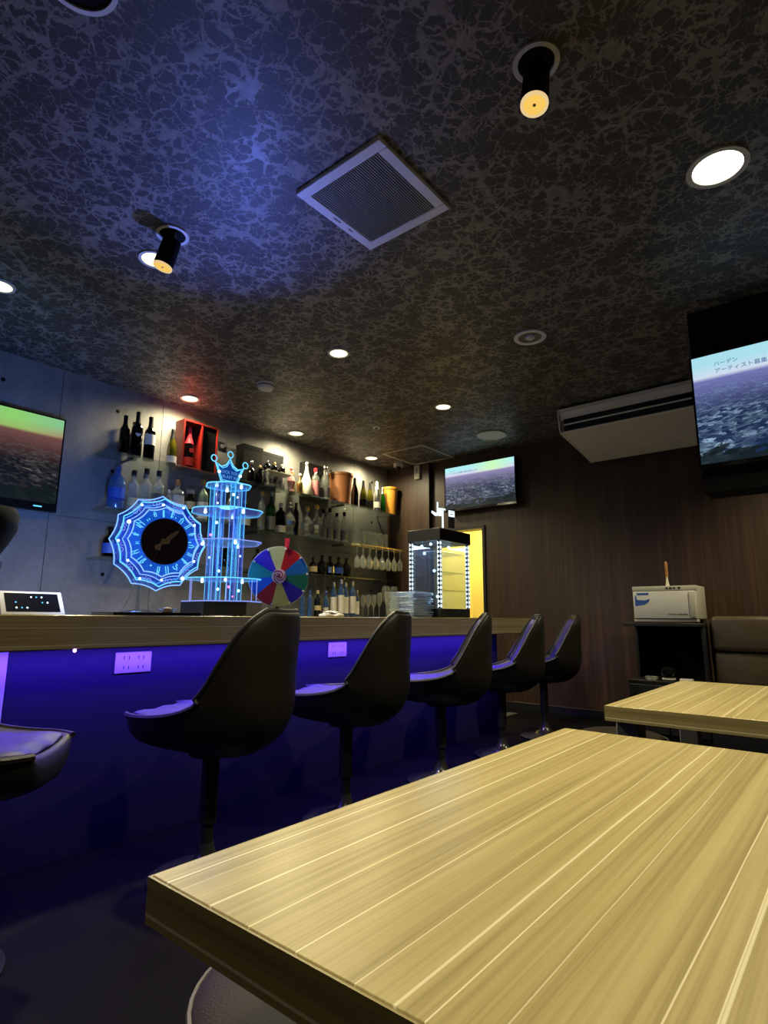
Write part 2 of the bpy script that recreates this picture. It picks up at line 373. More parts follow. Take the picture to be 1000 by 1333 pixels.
    def surf(s, top, bot):
        """two matching grids of points closed into a solid"""
        nu, nv = len(top), len(top[0])
        T = [[s.bm.verts.new(p) for p in row] for row in top]; B = [[s.bm.verts.new(p) for p in row] for row in bot]
        for i in range(nu-1):
            for j in range(nv-1):
                s.bm.faces.new((T[i][j], T[i+1][j], T[i+1][j+1], T[i][j+1])); s.bm.faces.new((B[i][j], B[i][j+1], B[i+1][j+1], B[i+1][j]))
        for i in range(nu-1):
            s.bm.faces.new((T[i][0], B[i][0], B[i+1][0], T[i+1][0])); s.bm.faces.new((T[i][-1], T[i+1][-1], B[i+1][-1], B[i][-1]))
        for j in range(nv-1):
            s.bm.faces.new((T[0][j], T[0][j+1], B[0][j+1], B[0][j])); s.bm.faces.new((T[-1][j], B[-1][j], B[-1][j+1], T[-1][j+1]))
        return s
    def mesh(s, name, smooth=True, ang=40):
        bmesh.ops.recalc_face_normals(s.bm, faces=s.bm.faces)
        me = bpy.data.meshes.new(name); s.bm.to_mesh(me); s.bm.free()
        if smooth:
            me.shade_smooth(); me.set_sharp_from_angle(angle=R(ang))
        return me
    def build(s, name, mat, parent=None, smooth=True, label=None, sub=0, ang=40):
        return link(name, s.mesh(name, smooth, ang), mat, parent, label, sub)
def link(name, me, mat, parent=None, label=None, sub=0):
    if mat is not None and not me.materials: me.materials.append(M_[mat] if isinstance(mat, str) else mat)
    o = bpy.data.objects.new(name, me); COL.objects.link(o)
    if parent is not None: o.parent = parent
    if label: o['label'] = label
    if sub:
        md = o.modifiers.new('subsurf', 'SUBSURF'); md.levels = sub; md.render_levels = sub
    return o
def tag(o, label, cat, group=None):
    o['label'] = label; o['category'] = cat
    if group: o['group'] = group
    return o
def thing(name, label, cat, loc=(0, 0, 0), rz=0.0, group=None):
    o = bpy.data.objects.new(name, None); COL.objects.link(o); o.location = loc; o.rotation_euler = (0, 0, rz)
    o.empty_display_size = 0.1
    return tag(o, label, cat, group)
def struct(o):
    o['kind'] = 'structure'; return o
def dup(root, loc, rz, label, group=None, scale=None):
    r = root.copy(); COL.objects.link(r); r.location = loc; r.rotation_euler = (0, 0, rz); r['label'] = label
    if group: r['group'] = group
    if scale: r.scale = scale
    for ch in list(root.children):
        c = ch.copy(); COL.objects.link(c); c.parent = r
        for g in list(ch.children):
            d = g.copy(); COL.objects.link(d); d.parent = c
    return r
def text(name, body, size, mat, parent, loc, rot, depth=0.0008, align='CENTER', label=None):
    cu = bpy.data.curves.new(name, 'FONT'); cu.body = body; cu.size = size; cu.align_x = align; cu.align_y = 'CENTER'; cu.extrude = depth
    cu.resolution_u = 3
    t = bpy.data.objects.new('tmp_text', cu); COL.objects.link(t)
    dg = bpy.context.evaluated_depsgraph_get(); dg.update()
    me = bpy.data.meshes.new_from_object(t.evaluated_get(dg)); bpy.data.objects.remove(t); bpy.data.curves.remove(cu)
    me.materials.clear()
    o = link(name, me, mat, parent, label); o.location = loc; o.rotation_euler = rot
    return o

CE = 3.03          # ceiling height
XB = -4.96         # shelf wall
YE = 6.15          # end wall
XR = 1.7; YF = -1.6

# ------------------------------------------------------------------ the room
struct(MB().box(XB-.2, XR+.2, YF-.2, 7.6, -.12, 0).build('floor', 'floor', None, False))
struct(MB().box(XB-.2, XR+.2, YF-.2, 7.6, CE, CE+.12).build('ceiling', 'ceil', None, False))
wb = struct(MB().box(XB-.2, XB-.012, YF-.2, YE+.2, 0, CE).build('wall_back', 'concrete', None, False))
tie = MB().cyl((XB-.006, 0, 0), (XB+.0015, 0, 0), .017, n=12).mesh('tie_hole')
pm = {}
y = YF-.2
while y < 6.08:
    y1 = min(y+0.9, 6.08)
    for z0, z1 in ((0.0, 1.80), (1.80, CE)):
        link('concrete_panel', MB().box(XB-.012, XB, y+.002, y1-.002, z0+.002, z1-.002, .001, 1).mesh('concrete_panel', False), 'concrete', wb)
    if y > 0.2:
        for z in (0.45, 1.35, 2.25, 2.80):
            h = link('tie_hole', tie, 'mattblack', wb); h.location = (0, (y+y1)/2+.02, z)
    y += 0.9
we = MB()
we.box(XB-.2, -4.22, YE, YE+.14, 0, CE); we.box(-3.50, XR+.2, YE, YE+.14, 0, CE); we.box(-4.22, -3.50, YE, YE+.14, 2.09, CE)
we = struct(we.build('wall_end', 'wood', None, False))
link('column_panel', MB().box(XB, -4.25, 6.08, YE+.01, 0, CE).mesh('column_panel', False), 'wood2', we)
struct(MB().box(XR, XR+.2, YF-.2, YE+.14, 0, CE).build('wall_right', 'wood', None, False))
struct(MB().box(XB-.2, XR+.2, YF-.2, YF, 0, CE).build('wall_front', 'wood', None, False))
struct(MB().box(-3.44, XR, YE-.014, YE, 0, .085, .003, 1).build('baseboard_end', 'black', None, False))
struct(MB().box(-3.10, -2.99, 5.25, 5.9, 0.0005, .006, .002, 1).build('trim_1', 'grey', None, False))
d1 = MB()
d1.box(-4.25, -4.215, YE-.02, YE+.15, 0, 2.09); d1.box(-3.505, -3.47, YE-.02, YE+.15, 0, 2.09); d1.box(-4.25, -3.47, YE-.02, YE+.15, 2.085, 2.12)
struct(d1.build('door_1', 'black', None, False))
cor = MB()
cor.box(-4.45, -3.30, 7.3, 7.4, 0, 2.7); cor.box(-4.45, -4.35, YE+.14, 7.3, 0, 2.7); cor.box(-3.30, -3.20, YE+.14, 7.4, 0, 2.7); cor.box(-4.45, -3.2, YE+.14, 7.4, 2.7, 2.8)
struct(cor.build('wall_corridor', 'yellow', None, False))
hk = thing('coat_hook', 'small dark hook on the yellow corridor wall behind the doorway', 'hook', (-3.86, 7.3, 1.86))
MB().box(-.03, .03, -.012, 0, -.08, .08, .004).build('back_plate', 'bronze', hk); MB().tube([(0, -.012, .03), (0, -.06, .02), (0, -.07, -.04), (0, -.04, -.07)], .008).build('hook_arm', 'bronze', hk)

# hanging bulkhead with the right screen
struct(MB().box(-.712, XR, 4.07, 4.30, 1.79, CE, .004, 1).build('wall_bulkhead', 'mattblack', None, False))

# ------------------------------------------------------------------ televisions
def tv(name, label, loc, rz, wd, ht, scr, text_on=True, foot=0.03):
    """origin at lower left of the front; local x along the screen, -y is the viewer"""
    t = thing(name, label, 'television', loc, rz)
    MB().box(0, wd, .008, .055, 0, ht, .006).build('housing', 'black', t)
    b = .012
    f = MB(); f.box(0, wd, -.004, .008, 0, foot, .002, 1); f.box(0, wd, -.004, .008, ht-b, ht, .002, 1)
    f.box(0, b, -.004, .008, foot, ht-b, .002, 1); f.box(wd-b, wd, -.004, .008, foot, ht-b, .002, 1); f.build('bezel', 'gloss', t)
    s = MB().box(b, wd-b, .0, .008, foot, ht-b).build('screen', scr, t, False)
    return t, s
capm = emis('caption_blue', (0.03, 0.09, 0.28), 1.0)
t, s = tv('television', 'wide television with a pale blue city view on the black bulkhead at right', (-.712, 4.012, 1.935), 0, 1.32, .755, 'scrR')
text('caption', 'ハーデン', .034, capm, s, (.135, -.001, .672), (R(90), 0, 0), .0003, 'LEFT')
text('caption', 'アーティスト募集中の曲をお届けします', .036, capm, s, (.135, -.001, .625), (R(90), 0, 0), .0003, 'LEFT')
MB().box(.34, .66, .05, .06, .2, .5).build('wall_mount', 'black', t)
t, s = tv('television', 'television showing a hazy pink city above the bar end doorway', (-3.97, 6.03, 2.315), 0, .99, .575, 'scrE')
text('caption', 'ハーデン', .02, capm, s, (.085, -.001, .512), (R(90), 0, 0), .0003, 'LEFT')
text('caption', 'アーティスト募集中の曲をお届けします', .022, capm, s, (.085, -.001, .485), (R(90), 0, 0), .0003, 'LEFT')
MB().box(.745, .80, -.006, -.004, .008, .024).build('logo_plate', 'white', t, False)
MB().box(.3, .68, .055, .12, .15, .45).build('wall_mount', 'black', t)
t, s = tv('television', 'television with green sky over a dim city on the blue-lit concrete wall', (-4.87, .45, 1.805), R(90), 1.37, .77, 'scrL', foot=.065)
MB().box(.45, .9, .055, .09, .2, .6).build('wall_mount', 'black', t)
MB().box(1.20, 1.26, -.0055, -.004, .028, .038).build('bezel_glint', 'edgec', t, False)  # cyan reflection on the bezel, painted as a glowing strip

# ------------------------------------------------------------------ bar counter
ct = thing('bar_counter', 'long bar counter with pale wood-grain top edge and violet lit front panel', 'bar counter', (-2.5, 0, 0))
MB().box(-.66, 0, YF, 5.52, .868, 1.004, .003, 1).build('counter_top', 'ctr', ct)
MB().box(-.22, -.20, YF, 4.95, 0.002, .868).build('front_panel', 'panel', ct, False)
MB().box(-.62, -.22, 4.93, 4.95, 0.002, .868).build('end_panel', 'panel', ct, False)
MB().box(-.64, -.62, YF, 4.95, 0.002, .868).build('rear_panel', 'black', ct, False)
MB().box(-.20, -.185, .80, .885, .002, .868, .002, 1).build('pilaster', 'white', ct, label='pale upright strip on the bar front')
st = MB().box(-.052, -.040, -.35, 5.3, .864, .8685).build('led_strip', 'black', ct, False)
MB().ball((-.004, 1.063, .862), .0075, 8).build('led_bulb', 'ledv', ct, label='single bright violet LED showing under the counter lip')
for y0, y1, z0, z1, n in ((1.328, 1.505, .74, .835, 2), (2.715, 2.885, .748, .842, 2)):
    pl = MB().box(-.20, -.192, y0, y1, z0, z1, .004).build('outlet_plate', 'white', ct)
    so = MB()
    for k in range(n):
        cy = y0+(y1-y0)*(.3+.4*k)
        for dz in (.022, -.022):
            for dy in (-.012, .012): so.box(-.1925, -.1912, cy+dy-.002, cy+dy+.002, (z0+z1)/2+dz-.008, (z0+z1)/2+dz+.008)
    so.build('socket', 'black', pl, False)
# back counter under the bottle shelves
bc = thing('back_counter', 'low dark cabinet under the bottle shelves behind the bar', 'cabinet', (-4.95, 4.2, 0))
MB().box(.0, .44, -2.1, 1.86, .002, .975).build('body', 'black', bc, False)
MB().box(.0, .46, -2.12, 1.87, .975, 1.0, .004).build('top', 'grey', bc)
dm = MB().box(.44, .455, .01, .64, .06, .95, .003, 1).mesh('door')
hm = MB().box(.455, .47, .28, .36, .86, .875, .003, 1).mesh('handle')
for k in range(6):
    d = link('door', dm, 'black', bc); d.location = (0, -2.1+.655*k, 0)
    link('handle', hm, 'grey', d)

# glass shelves
SH = []
for zz, y0, y1, lab in ((2.365, 2.09, 6.06, 'top glass shelf carrying the wine, red gift box and buckets'),
                        (1.885, 2.12, 6.04, 'middle glass shelf carrying spirits and tumblers'),
                        (1.480, 2.12, 6.02, 'lower glass shelf behind the tower with dark squat bottles')):
    sh = thing('glass_shelf', lab, 'shelf', (XB, 0, zz))
    MB().box(.001, .26, y0, y1, -.014, 0, .002, 1).build('shelf_pane', 'shelfg', sh)
    bm_ = MB().box(.001, .22, -.008, .008, -.034, -.0142, .002, 1).mesh('bracket')
    for y in (y0+.25, y0+1.6, y0+2.9, y1-.2):
        b = link('bracket', bm_, 'chrome', sh); b.location = (0, y, 0)

# ------------------------------------------------------------------ bar stools
def interp(P, s):
    n = len(P)-1; x = min(max(s, 0), 1)*n; i = min(int(x), n-1); f = x-i
    p0, p1, p2, p3 = P[max(i-1, 0)], P[i], P[i+1], P[min(i+2, n)]
    return [0.5*((2*b)+(c-a)*f+(2*a-5*b+4*c-d)*f*f+(3*b-a-3*c+d)*f**3) for a, b, c, d in zip(p0, p1, p2, p3)]
# forward, height, half width, side lift, shell thickness at the middle
SP = [(.300, .606, .165, .020, .086), (.232, .600, .222, .028, .108), (.110, .584, .252, .050, .112), (-.030, .576, .268, .085, .116), (-.140, .592, .272, .125, .140),
      (-.200, .662, .268, .130, .138), (-.236, .770, .258, .105, .096), (-.264, .880, .240, .075, .072), (-.290, .970, .205, .045, .048), (-.306, 1.025, .140, .020, .030)]
def spt(s, t, off):
    a = interp(SP, s); b = interp(SP, s+.01) if s < .985 else a; c = interp(SP, s-.01) if s > .015 else interp(SP, 0)
    if s >= .985: b = interp(SP, 1)
    T = Vector((b[0]-c[0], b[1]-c[1])); T.normalize(); N = Vector((T.y, -T.x))
    lift = a[3]*abs(t)**2.2
    k = lift+off(a, t)
    return Vector((a[0]+N.x*k, a[2]*t*(1-.05*t*t), a[1]+N.y*k))
def stool_shell():
    S = [i/22 for i in range(23)]; Tt = [-1+2*j/14 for j in range(15)]
    top = [[spt(s, t, lambda a, t: 0) for t in Tt] for s in S]
    bot = [[spt(s, t, lambda a, t: -(.022+(a[4]-.022)*(1-t**4)**.6)) for t in Tt] for s in S]
    return MB().surf(top, bot)
def stool_cush():
    S = [.05+.87*i/20 for i in range(21)]; Tt = [-.84+1.68*j/12 for j in range(13)]
    def tufts(s, t): return .006*math.cos(t*9)*math.sin(s*22)
    def offt(s):
        return lambda a, t: .004+.030*(1-(abs(t)/.86)**4)*min(1, (s-.045)*18, (.93-s)*18)+tufts(s, t)
    top = [[spt(s, t, offt(s)) for t in Tt] for s in S]
    bot = [[spt(s, t, lambda a, t: .001) for t in Tt] for s in S]
    return MB().surf(top, bot)
def make_stool(label, loc, rz):
    t = thing('bar_stool', label, 'bar stool', loc, rz, 'swivel stools along the bar')
    stool_shell().build('shell', 'shell', t, sub=1, ang=180)
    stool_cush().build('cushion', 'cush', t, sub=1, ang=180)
    rim = [spt(s, -1, lambda a, t: -.008) for s in [i/24 for i in range(25)]]+[spt(1, -1+2*j/10, lambda a, t: -.008) for j in range(1, 11)]+[spt(s, 1, lambda a, t: -.008) for s in [1-i/24 for i in range(1, 25)]]
    MB().tube(rim, .010, 6).build('piping', 'shell', t)
    MB().lathe([(.0, .50), (.09, .48), (.09, .455), (.03, .445)], 18).build('swivel_plate', 'black', t)
    MB().lathe([(.034, .20), (.034, .455), (.025, .462)], 16).build('outer_column', 'black', t)
    MB().lathe([(.024, .09), (.024, .215)], 16).build('column', 'black', t)
    MB().lathe([(.215, .002), (.215, .012), (.19, .020), (.10, .034), (.05, .06), (.033, .10), (.028, .125)], 32).build('base', 'basem', t)
    return t
s0 = make_stool('second bar stool from the left, seen from its back just beyond the table corner', (-2.11, 1.47, 0), R(203))
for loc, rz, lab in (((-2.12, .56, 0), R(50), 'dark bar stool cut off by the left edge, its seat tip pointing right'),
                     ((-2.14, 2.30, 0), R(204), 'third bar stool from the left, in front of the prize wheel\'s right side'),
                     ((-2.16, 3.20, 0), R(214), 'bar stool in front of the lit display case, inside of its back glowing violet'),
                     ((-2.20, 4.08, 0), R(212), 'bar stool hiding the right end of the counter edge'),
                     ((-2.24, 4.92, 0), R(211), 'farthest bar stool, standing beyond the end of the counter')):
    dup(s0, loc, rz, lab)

# ------------------------------------------------------------------ tables, brown stools
def table(label, x0, y0, L, W, inset, xin=.05):
    t = thing('table', label, 'table', (x0, y0, 0))
    MB().box(.003, W-.003, .003, L-.003, .647, .70, .0015, 1).build('tabletop', 'tabY', t)
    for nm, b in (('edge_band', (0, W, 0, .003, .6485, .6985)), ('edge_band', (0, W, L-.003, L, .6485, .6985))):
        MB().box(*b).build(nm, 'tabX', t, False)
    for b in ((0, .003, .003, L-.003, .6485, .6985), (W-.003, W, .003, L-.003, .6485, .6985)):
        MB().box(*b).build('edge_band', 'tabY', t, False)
    lm = MB().box(-.04, .04, -.04, .04, .03, .647, .004, 1).mesh('leg'); fm = MB().box(-.045, .045, -.045, .045, .002, .03, .003, 1).mesh('foot')
    for lx in (xin, W-xin):
        for ly in (inset, L-inset):
            l = link('leg', lm, 'grey', t); l.location = (lx, ly, 0)
            link('foot', fm, 'black', l)
    return t
table('large pale wood-grain table in the right foreground', -.688, .401, 1.235, .80, .30, .31)
table('pale wood-grain table standing beyond the foreground one', -.752, 2.146, 1.12, .80, .12)
def round_stool(label, loc, rz=0):
    t = thing('leather_stool', label, 'stool', loc, rz, 'brown leather stools at the tables')
    MB().lathe([(.195, .384), (.207, .395), (.209, .425), (.203, .445), (.180, .457), (.10, .462), (.001, .463)], 36, cap=False).build('seat', 'brown', t)
    MB().lathe([(.190, .03), (.197, .05), (.200, .37), (.195, .383)], 36).build('body', 'shell', t)
    MB().tube([(.207*math.cos(2*math.pi*k/40), .207*math.sin(2*math.pi*k/40), .440) for k in range(40)], .005, 6, True).build('piping', 'pipe', t)
    for sx in (-1, 1):
        for sy in (-1, 1): MB().cyl((sx*.12, sy*.12, .002), (sx*.12, sy*.12, .032), .02, n=10).build('foot', 'black', t)
    return t
c0 = round_stool('round brown leather stool tucked under the near left corner of the foreground table', (-.69, .72, 0), R(10))
dup(c0, (-.42, 2.62, 0), 0, 'brown leather stool under the far table, nearest its middle')
dup(c0, (-.98, 3.0, 0), 0, 'brown leather stool at the left side of the far table')

# ------------------------------------------------------------------ sofa, cabinet, towel warmer
so = thing('bench_sofa', 'dark brown leather bench sofa against the wood wall at right', 'sofa', (-1.03, 5.56, 0))
MB().box(.02, 2.6, .12, .56, .002, .30, .01).build('plinth', 'black', so)
for k in range(4):
    x0 = .01+.65*k
    MB().box(x0, x0+.645, -.40, .12, .30, .45, .035, 4).build('seat_cushion', 'sofa', so)
    MB().box(x0, x0+.645, .02, .20, .47, .735, .035, 4).build('back_cushion', 'sofa', so)
    MB().box(x0, x0+.645, .0, .20, .742, 1.03, .04, 4).build('head_cushion', 'sofa', so)
MB().box(.02, 2.6, -.36, .12, .002, .30, .01).build('seat_base', 'black', so)
MB().box(0.0, 2.62, .20, .24, .30, 1.0, .008).build('back_board', 'black', so)
MB().box(-.022, -.002, .03, .24, .002, 1.0, .008).build('side_board', 'wood2', so)

cb = thing('black_cabinet', 'black open cabinet beside the sofa, carrying the white towel warmer', 'cabinet', (-1.70, 5.50, 0))
MB().box(0, .64, 0, .60, .002, .46, .004, 1).build('body', 'mattblack', cb)
for x in (.01, .325): 
    d = MB().box(x, x+.305, -.016, 0, .04, .44, .003, 1).build('door', 'black', cb)
    MB().box(x+.13, x+.17, -.026, -.016, .36, .37, .002, 1).build('handle', 'grey', d)
MB().box(0, .64, 0, .60, .46, .476, .003, 1).build('shelf', 'black', cb)
MB().box(.615, .64, .02, .60, .476, .94, .003, 1).build('side_panel', 'black', cb)
MB().box(0, .025, .30, .60, .476, .94, .003, 1).build('side_panel', 'black', cb)
MB().box(.025, .615, .58, .60, .476, .94).build('back_panel', 'mattblack', cb, False)
MB().box(-.02, .643, .0, .60, .94, .968, .003, 1).build('top', 'black', cb)
# things on its shelf
a = thing('glass_ashtray', 'small glass ashtray on the black cabinet shelf', 'ashtray', (-1.52, 5.57, .4765))
MB().lathe([(.045, 0), (.06, .03), (.052, .03), (.04, .008)], 18).build('bowl', 'clear', a)
a = thing('round_speaker', 'round black speaker with a pale band on the black cabinet shelf', 'speaker', (-1.385, 5.60, .4765))
MB().lathe([(.052, 0), (.055, .01)], 20).build('base', 'black', a); MB().lathe([(.054, .0101), (.054, .024)], 20).build('band', 'white', a); MB().lathe([(.05, .0241), (.066, .06), (.06, .095), (.03, .115), (.0, .118)], 20).build('dome', 'gloss', a)
a = thing('tissue_packet', 'small flat pale packet at the right of the cabinet shelf', 'packet', (-1.235, 5.55, .4765))
MB().box(-.05, .05, -.03, .03, 0, .028, .006).build('packet', 'white', a); MB().box(-.03, .03, -.004, .004, .0281, .0295).build('flap', 'grey', a)

tw = thing('towel_warmer', 'white box towel warmer with a blue emblem on its door, on the black cabinet', 'towel warmer', (-1.63, 5.56, .968))
MB().box(0, .53, .014, .34, .035, .325, .008, 3).build('body', 'cream', tw)
MB().box(0, .53, .0, .02, .285, .325, .004).build('control_panel', 'cream', tw)
MB().box(.0, .53, .0, .03, .012, .034, .004).build('drip_ledge', 'cream', tw)
dr = MB().box(.006, .522, -.012, .013, .04, .279, .006).build('door', 'white', tw)
MB().box(.47, .515, -.020, -.012, .05, .27, .004).build('door_grip', 'cream', dr)
sw = [(.036, -.0125, .266), (.140, -.0125, .266), (.146, -.0125, .250), (.048, -.0125, .246)]
MB().prism(sw, (0, -.001, 0)).build('emblem', 'bluep', dr, False, label='blue bar at the top of the emblem')
sw = [(.024, -.0125, .240), (.034, -.0125, .248), (.040, -.0125, .205), (.11, -.0125, .200), (.150, -.0125, .214), (.140, -.0125, .185), (.100, -.0125, .160), (.024, -.0125, .150)]
MB().prism(sw, (0, -.001, 0)).build('emblem', 'bluep', dr, False, label='blue swoosh emblem')
text('lettering', 'TOWEL WARMER', .020, 'black', dr, (.37, -.0128, .075), (R(90), 0, 0), .0004)
for x in (.285, .315, .345, .385): MB().box(x, x+.02, -.003, .0, .298, .312, .001, 1).build('button', 'black', tw)
for x in (.04, .49):
    for y in (.06, .30): MB().cyl((x, y, 0.0005), (x, y, .036), .014, n=10).build('foot', 'black', tw)
b = thing('wooden_brush', 'small brush with an orange wooden handle standing on the towel warmer', 'brush', (-1.345, 5.64, 1.2935))
MB().lathe([(.017, 0), (.010, .05), (.007, .085)], 10).build('bristles', 'ivory', b)
MB().lathe([(.012, .085), (.013, .10), (.011, .15), (.014, .195), (.011, .215), (.004, .222)], 12).build('handle', 'wooden', b)

# ------------------------------------------------------------------ ceiling fixtures
ac = thing('air_conditioner', 'white ceiling-hung air conditioner at the end wall', 'air conditioner', (0, 0, 0))
prof = [(5.20, 3.0), (5.20, 2.965), (5.225, 2.93), (5.235, 2.90), (5.27, 2.90), (5.27, 2.80), (5.245, 2.785), (5.26, 2.768), (5.80, 2.697), (6.05, 2.655), (6.08, 2.67), (6.08, 3.0)]
x0, x1 = -2.09, -.90
MB().prism([(x0, yy, zz) for yy, zz in prof], (x1-x0, 0, 0)).build('casing', 'acw', ac, True, ang=25)
MB().box(x0+.03, x1-.03, 5.232, 5.268, 2.792, 2.905).build('air_outlet', 'black', ac, False)
for zz in (2.845,):
    l = MB().prism([(x0+.035, 5.215, zz+.006), (x0+.035, 5.262, zz-.006), (x0+.035, 5.262, zz-.012), (x0+.035, 5.215, zz)], (x1-x0-.07, 0, 0)).build('louver', 'acw', ac, False)
for k, (xa, xb) in enumerate(((x0+.02, (x0+x1)/2-.003), ((x0+x1)/2+.003, x1-.02))):
    MB().prism([(xa, 5.81, 2.6955), (xa, 6.045, 2.6555), (xa, 6.045, 2.652), (xa, 5.81, 2.690)], (xb-xa, 0, 0)).build('intake_grille', 'acw', ac, False)
for x in (x0-.012, x1):
    MB().prism([(x, yy, zz) for yy, zz in ((5.19, 3.0), (5.19, 2.93), (5.215, 2.80), (5.245, 2.765), (5.80, 2.690), (6.05, 2.648), (6.09, 2.665), (6.09, 3.0))], (.012, 0, 0)).build('end_cap', 'acw', ac, True, ang=25)
for x in (x0+.2, x1-.2): MB().cyl((x, 5.6, 3.0), (x, 5.6, CE), .02).build('hanger', 'acw', ac)
MB().box(x0+.05, x1-.05, 5.3, 6.0, 2.99, 3.02).build('top_plate', 'grey', ac, False)

def vent():
    t = thing('ceiling_vent', 'large square white extractor grille on the dark ceiling', 'vent', (-1.64, 1.90, 0))
    H = .262; K = .275
    f = MB(); z0, z1 = 3.005, CE
    f.box(-H, H, -K, -K+.052, z0, z1, .003, 1); f.box(-H, H, K-.052, K, z0, z1, .003, 1); f.box(-H, -H+.052, -K+.052, K-.052, z0, z1, .003, 1); f.box(H-.052, H, -K+.052, K-.052, z0, z1, .003, 1)
    f.build('frame', 'ventw', t)
    MB().box(-H+.05, H-.05, -K+.05, K-.05, 3.022, 3.029).build('backing', 'mattblack', t, False)
    n = 34; sm = MB().box(-.0032, .0032, -K+.052, K-.052, 3.008, 3.020).mesh('slat', False)
    for k in range(n):
        o = link('slat', sm, 'slat', t); o.location = (-H+.056+(2*H-.112)*(k+.5)/n, 0, 0)
    for yy, ww in ((-.02, .05), (.08, .03)):
        MB().box(-.236, -.226, yy-ww/2, yy+ww/2, 3.004, 3.0052).build('sticker', 'grey', t, False)
    return t
vent()
def downlight(label, x, y, r, lamp, energy, ang=110, color=WARM, group='recessed ceiling downlights', cat='ceiling light', tilt=(0, 0, 0)):
    t = thing('recessed_downlight', label, cat, (x, y, CE), 0, group)
    MB().ring(r*.82, r, -.010, -.0005, 32).build('trim_ring', 'white', t)
    MB().ring(r*.80, r*.83, -.008, -.0005, 32).build('reflector', 'silver', t)
    MB().lathe([(r*.80, -.0065), (r*.80, -.0006)], 28).build('diffuser', lamp, t)
    if energy: spot_light('downlight_beam', (x, y, CE-.03), energy, color, ang, .7, tilt, r*.7)
    return t
downlight('largest and brightest round downlight, at the upper right of the ceiling', -.297, 2.734, .128, 'lampbig', 205, 112)
downlight('round downlight over the near end of the foreground table', -.30, .75, .128, 'lampbig', 150, 112)
downlight('round downlight half hidden behind the black spotlight over the bar', -2.944, 1.475, .085, 'lampw', 190, 130)
downlight('small round downlight cut by the left edge of the picture', -3.947, 1.007, .085, 'lampw', 12, 90)
downlight('round downlight over the bar, midway between vent and bottle shelves', -2.945, 3.008, .085, 'lampw', 190, 130)
downlight('round downlight farthest along the bar, before the end television', -2.956, 4.484, .085, 'lampw', 90, 130)
downlight('round downlight close to the shelf wall above the red gift box', -4.70, 2.815, .09, 'lampw', 100, 172)
downlight('round downlight close to the shelf wall above the ivory bottle', -4.70, 4.147, .09, 'lampw', 100, 172)
downlight('round downlight close to the shelf wall above the copper bucket', -4.70, 5.44, .09, 'lampw', 90, 172)
downlight('round downlight behind the bulkhead, above the sofa', -.12, 4.95, .10, 'lampw', 200, 130)
downlight('added unseen downlight behind the camera, lightening the near table edge', -1.1, -.75, .10, 'lampw', 28, 120)  # added fill lamp, there only to brighten the near table edge
def ceiling_spot(label, x, y, tilt, energy):
    t = thing('ceiling_spotlight', label, 'spotlight', (x, y, CE), 0, 'black adjustable ceiling spotlights')
    MB().ring(.067, .085, -.010, -.0005, 32).build('trim_ring', 'white', t, label='pale ring round the recess')
    MB().lathe([(.066, -.003), (.066, -.0006)], 24).build('recess', 'mattblack', t)
    MB().tube([(-.03, 0, -.004), (-.03, 0, -.06), (.03, 0, -.06), (.03, 0, -.004)], .007, 6).build('bracket', 'grey', t)
    b = MB().lathe([(.030, .012), (.048, 0), (.050, -.15), (.048, -.152)], 24).build('lamp_body', 'mattblack', t); b.location = (0, 0, -.045); b.rotation_euler = tilt
    MB().ring(.040, .050, -.160, -.152, 24).build('rim', 'bulbrim', b)
    MB().lathe([(.040, -.158), (.036, -.153)], 20).build('bulb', 'bulb', b)
    MB().lathe([(.006, -.1605), (.006, -.158)], 10).build('bulb_centre', 'bronze', b)
    if energy: spot_light('spotlight_beam', (x, y, CE-.225), energy, (1, .62, .2), 70, .6, tilt, .03)
ceiling_spot('black spotlight with a gold lit face beside the big downlight, upper right', -.717, 1.741, (R(-8), R(2), 0), 4)
ceiling_spot('black spotlight hanging above the bar at upper left, gold face lit', -2.663, 1.424, (R(-10), R(10), 0), 4)
t = thing('unlit_downlight', 'unlit recessed lamp with a grey reflector, left of the air conditioner', 'ceiling light', (-1.672, 3.696, CE))
MB().ring(.085, .115, -.012, -.0005, 32).build('trim_ring', 'ventw', t); MB().lathe([(.085, -.004), (.085, -.0006)], 28).build('reflector', 'grey', t); MB().ball((0, 0, -.006), .035, 14, .6).build('bulb', 'ventw', t)
t = thing('ceiling_speaker', 'flat round grey speaker grille on the ceiling before the end television', 'speaker', (-3.025, 5.562, CE))
MB().ring(.150, .165, -.012, -.0005, 36).build('trim_ring', 'ventw', t); MB().lathe([(.149, -.009), (.149, -.0006)], 36).build('grille', 'ventw', t)
t = thing('smoke_detector', 'small white round smoke detector on the ceiling over the bar', 'smoke detector', (-3.878, 3.049, CE))
MB().lathe([(.03, -.055), (.062, -.048), (.075, -.025), (.078, -.0005)], 24).build('housing', 'white', t); MB().ring(.063, .079, -.030, -.022, 24).build('sensor_gap', 'grey', t); MB().lathe([(.07, -.012), (.082, -.0006)], 24).build('base', 'white', t)
t = thing('sprinkler_head', 'tiny round sprinkler head on the ceiling near the access hatch', 'sprinkler', (-3.867, 4.553, CE))
MB().ring(.018, .042, -.012, -.0005, 20).build('collar', 'ventw', t); MB().lathe([(.008, -.03), (.014, -.028), (.010, -.0006)], 14).build('nozzle', 'grey', t)
t = thing('ring_fixture', 'dark round ceiling fixture with a grey rim cut by the top edge', 'ceiling light', (-1.73, .535, CE))
MB().ring(.105, .122, -.014, -.0005, 40).build('trim_ring', 'ventw', t); MB().lathe([(.105, -.006), (.105, -.0006)], 36).build('recess', 'mattblack', t)
t = thing('access_hatch', 'square ceiling access hatch with a thin pale frame near the end wall', 'hatch', (-4.16, 5.72, CE))
H, K = .315, .345
